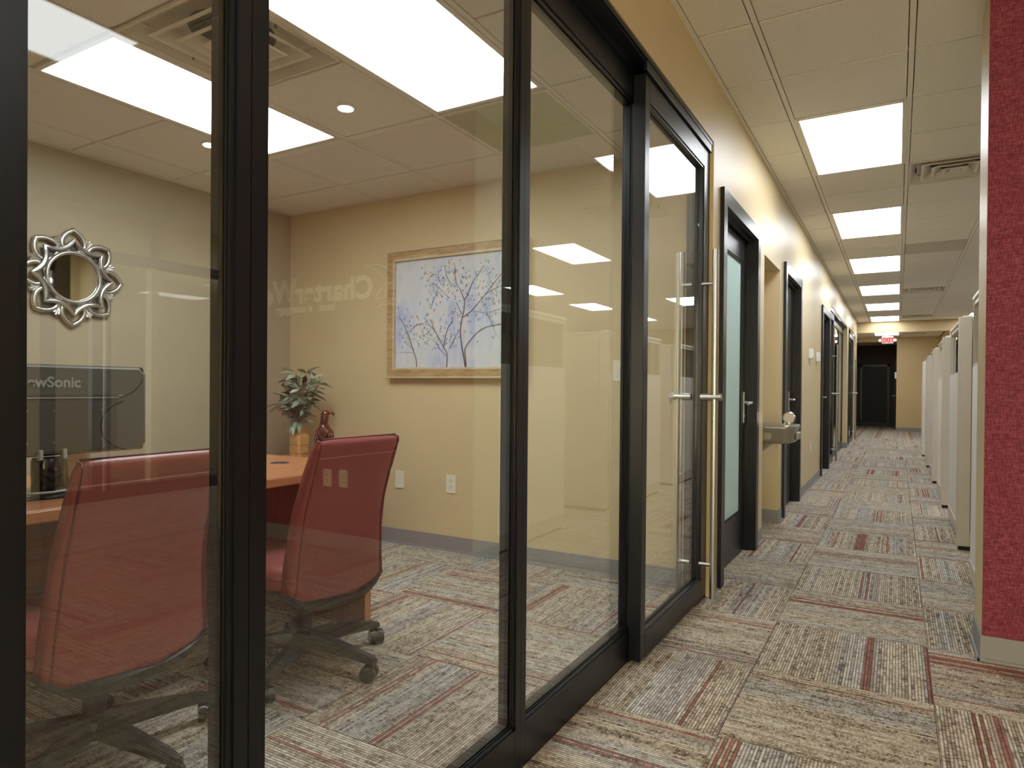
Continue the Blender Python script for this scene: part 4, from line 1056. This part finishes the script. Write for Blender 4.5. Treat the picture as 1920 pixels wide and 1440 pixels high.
b = MB(); b.loft([[(-2.45, 1.185, .7405), (-2.45, 1.262, .7405), (-2.447, 1.262, .7405), (-2.447, 1.185, .7405)], [(-2.427, 1.185, .855), (-2.427, 1.262, .855), (-2.4245, 1.262, .855), (-2.4245, 1.185, .855)]]); b.build('back_leaf', M['cream'], t)

# ---- starburst mirror
CY_, CZ_ = 2.033, 1.700
t = thing('wall_mirror', 'round mirror in a silver starburst frame of looping petals', 'mirror', (XB, CY_, CZ_))
def mp(r, a, x): return Vector((XB+x, CY_+r*math.cos(a), CZ_+r*math.sin(a)))
for k in range(8):
    a0 = PI/8*0+k*PI/4
    loop = []
    n = 26
    for i in range(n):
        q = 2*PI*i/n
        rad = .205+.060*math.cos(q); lat = .060*math.sin(q)*(1-.25*math.cos(q))
        if abs(q) < .01: rad += .008
        c, s = math.cos(a0), math.sin(a0)
        loop.append(Vector((XB+.022, CY_+rad*c-lat*s, CZ_+rad*s+lat*c)))
    pt = MB().tube(loop, (.0145, .012), 8, closed=True, up=Vector((1, 0, 0))).build('petal', M['chrome'], t, smooth=True)
    inner = [p+(Vector((XB+.031, CY_+.205*math.cos(a0), CZ_+.205*math.sin(a0)))-p)*.17 for p in loop]
    inner = [Vector((XB+.029, p.y, p.z)) for p in inner]
    MB().tube(inner, (.0035, .004), 6, closed=True, up=Vector((1, 0, 0))).build('inner_line', M['chromedark'], pt, smooth=True)
    a1 = a0+PI/8
    for da, L in ((-.055, .232), (.055, .232), (0, .240)):
        MB().cyl(mp(.165, a1, .016), mp(L, a1+da, .020), .006, 10, r2=.0135).build('fan_rib', M['chrome'], t, smooth='auto')
star = []
for k in range(8):
    a0, a1 = k*PI/4, (k+1)*PI/4
    A, B2 = mp(.212, a0, .034), mp(.212, a1, .034); mid = mp(.135, (a0+a1)/2, .034)
    for i in range(8):
        s = i/8; star.append(A*(1-s)**2+mid*2*s*(1-s)+B2*s*s)
MB().tube(star, (.0155, .013), 8, closed=True, up=Vector((1, 0, 0))).build('star_frame', M['chrome'], t, smooth='auto')
MB().tube([Vector((XB+.044, CY_+(p.y-CY_)*.945, CZ_+(p.z-CZ_)*.945)) for p in star], (.0025, .003), 6, closed=True, up=Vector((1, 0, 0))).build('star_line', M['chromedark'], t, smooth=True)
star_in = [(p.y, p.z) for p in star]
MB().prism(star_in, 'X', XB+.004, XB+.024).build('recess', M['chromedark'], t)
MB().tube([mp(.141, 2*PI*i/48, .034) for i in range(48)], (.012, .011), 8, closed=True, up=Vector((1, 0, 0))).build('inner_ring', M['chrome'], t, smooth=True)
MB().cyl(mp(0, 0, .024), mp(0, 0, .031), .140, 48).build('mirror_glass', M['mirror'], t)

# ---- painting
px0, px1, pz0, pz1 = -3.092, -1.985, 1.152, 2.028
t = thing('tree_painting', 'framed painting of slender trees on a pale blue ground', 'painting', ((px0+px1)/2, YR, pz0))
yf = 3.575
def frame_bar(name, m_, d): box(name, m_, d, t, bev=.003)
fw = .068
frame_bar('frame_bar', M['framewood'], (px0, px1, yf, YR-.004, pz0, pz0+fw)); frame_bar('frame_bar', M['framewood'], (px0, px1, yf, YR-.004, pz1-fw, pz1))
frame_bar('frame_bar', M['framewood'], (px0, px0+fw, yf+.0005, YR-.004, pz0+fw, pz1-fw)); frame_bar('frame_bar', M['framewood'], (px1-fw, px1, yf+.0005, YR-.004, pz0+fw, pz1-fw))
b = MB(); k = .010
for d in ((px0-.001, px1+.001, yf-.006, yf+.02, pz0-.001, pz0+k), (px0-.001, px1+.001, yf-.006, yf+.02, pz1-k, pz1+.001), (px0-.001, px0+k, yf-.006, yf+.02, pz0+k, pz1-k), (px1-k, px1+.001, yf-.006, yf+.02, pz0+k, pz1-k)): b.box(*d, bev=.003)
b.build('outer_lip', M['framelight'], t)
b = MB(); a, c = fw-.012, fw+.004
for d in ((px0+a, px1-a, yf-.002, yf+.02, pz0+a, pz0+c), (px0+a, px1-a, yf-.002, yf+.02, pz1-c, pz1-a), (px0+a, px0+c, yf-.002, yf+.02, pz0+c, pz1-c), (px1-c, px1-a, yf-.002, yf+.02, pz0+c, pz1-c)): b.box(*d, bev=.002)
b.build('inner_lip', M['framelight'], t)
yc = 3.592
box('canvas', M['canvas'], (px0+fw-.004, px1-fw+.004, yc, YR-.006, pz0+fw-.004, pz1-fw+.004), t)
TR = [(14, [(-2.431, 1.224), (-2.449, 1.311), (-2.468, 1.398), (-2.473, 1.471), (-2.46, 1.543), (-2.444, 1.614), (-2.444, 1.665)]), (12, [(-2.425, 1.224), (-2.432, 1.289), (-2.437, 1.332), (-2.424, 1.365), (-2.377, 1.417), (-2.318, 1.462), (-2.251, 1.484), (-2.136, 1.493), (-2.08, 1.49)]), (8, [(-2.444, 1.658), (-2.475, 1.725), (-2.507, 1.771), (-2.521, 1.837), (-2.521, 1.888)]), (7, [(-2.44, 1.665), (-2.414, 1.706), (-2.38, 1.776), (-2.338, 1.823), (-2.3, 1.873)]), (8, [(-2.456, 1.55), (-2.396, 1.583), (-2.336, 1.637), (-2.278, 1.694), (-2.212, 1.764), (-2.155, 1.819), (-2.10, 1.87)]), (5, [(-2.278, 1.69), (-2.211, 1.721), (-2.134, 1.744), (-2.08, 1.75)]), (6, [(-2.465, 1.572), (-2.492, 1.617), (-2.505, 1.647)]), (5, [(-2.564, 1.68), (-2.609, 1.719), (-2.655, 1.759), (-2.701, 1.788), (-2.757, 1.8)]), (4, [(-2.511, 1.749), (-2.556, 1.782), (-2.583, 1.813), (-2.606, 1.896)]), (10, [(-2.582, 1.222), (-2.578, 1.291), (-2.587, 1.328), (-2.624, 1.381), (-2.661, 1.441), (-2.698, 1.487), (-2.745, 1.515), (-2.802, 1.521), (-2.858, 1.501), (-2.897, 1.464)]), (8, [(-2.606, 1.358), (-2.597, 1.417), (-2.571, 1.489), (-2.535, 1.532)]), (6, [(-2.56, 1.346), (-2.534, 1.393), (-2.508, 1.436), (-2.477, 1.475)]), (5, [(-2.587, 1.299), (-2.633, 1.337), (-2.67, 1.389), (-2.735, 1.421), (-2.782, 1.438)]), (4, [(-2.684, 1.479), (-2.708, 1.517), (-2.717, 1.547)]), (4, [(-2.709, 1.636), (-2.7, 1.666), (-2.673, 1.708), (-2.627, 1.728)]), (9, [(-2.832, 1.228), (-2.837, 1.281), (-2.852, 1.319), (-2.886, 1.403), (-2.911, 1.457), (-2.946, 1.519), (-2.995, 1.583)]), (5, [(-2.857, 1.342), (-2.896, 1.373), (-2.93, 1.389)]), (4, [(-2.862, 1.323), (-2.915, 1.331), (-2.983, 1.333)]), (4, [(-2.877, 1.38), (-2.896, 1.418)]), (5, [(-2.378, 1.582), (-2.293, 1.574), (-2.251, 1.569), (-2.136, 1.559)]), (4, [(-2.268, 1.562), (-2.234, 1.497), (-2.209, 1.44), (-2.175, 1.404)]), (4, [(-2.243, 1.572), (-2.185, 1.586), (-2.132, 1.594)]), (3, [(-2.739, 1.825), (-2.702, 1.844), (-2.656, 1.844), (-2.619, 1.823)]), (3, [(-2.257, 1.689), (-2.219, 1.683), (-2.186, 1.657)]), (3, [(-2.296, 1.869), (-2.262, 1.817), (-2.253, 1.76)])]
b = MB()
for w, pl in TR:
    P = [Vector((x, yc-.0006, z)) for x, z in pl]
    fine = []
    for i in range(len(P)-1):
        p0, p1, p2, p3 = P[max(i-1, 0)], P[i], P[i+1], P[min(i+2, len(P)-1)]
        for s in (0, .33, .66):
            fine.append(.5*((2*p1)+(p2-p0)*s+(2*p0-5*p1+4*p2-p3)*s*s+(3*p1-p0-3*p2+p3)*s**3))
    fine.append(P[-1]); n = len(fine)
    b.tube(fine, (.0008, w*.00105), 6, rr=[1-.55*i/n for i in range(n)], up=Vector((0, 1, 0)))
b.build('painted_branches', M['branch'], t)
rp = random.Random(5)
spots = [p for w, pl in TR[2:] for p in pl[1:]]
for nm, cnt, sc in (('dab_blue', 150, .011), ('dab_olive', 130, .009), ('dab_ochre', 110, .011), ('dab_dark', 130, .007)):
    b = MB()
    for _ in range(cnt):
        x, z = rp.choice(spots); x += rp.gauss(0, .06); z += rp.gauss(0, .05)
        if not (px0+fw+.02 < x < px1-fw-.02 and pz0+fw+.12 < z < pz1-fw-.02): continue
        r1, r2, a = sc*rp.uniform(.6, 1.4), sc*rp.uniform(.3, .6), rp.uniform(.6, 2.4)
        b.prism([(x+r1*math.cos(q)*math.cos(a)-r2*math.sin(q)*math.sin(a), z+r1*math.cos(q)*math.sin(a)+r2*math.sin(q)*math.cos(a)) for q in [2*PI*i/7 for i in range(7)]], 'Y', yc-.0012, yc+.0002)
    tag(b.build('painted_leaves', M[nm], t), kind='stuff')
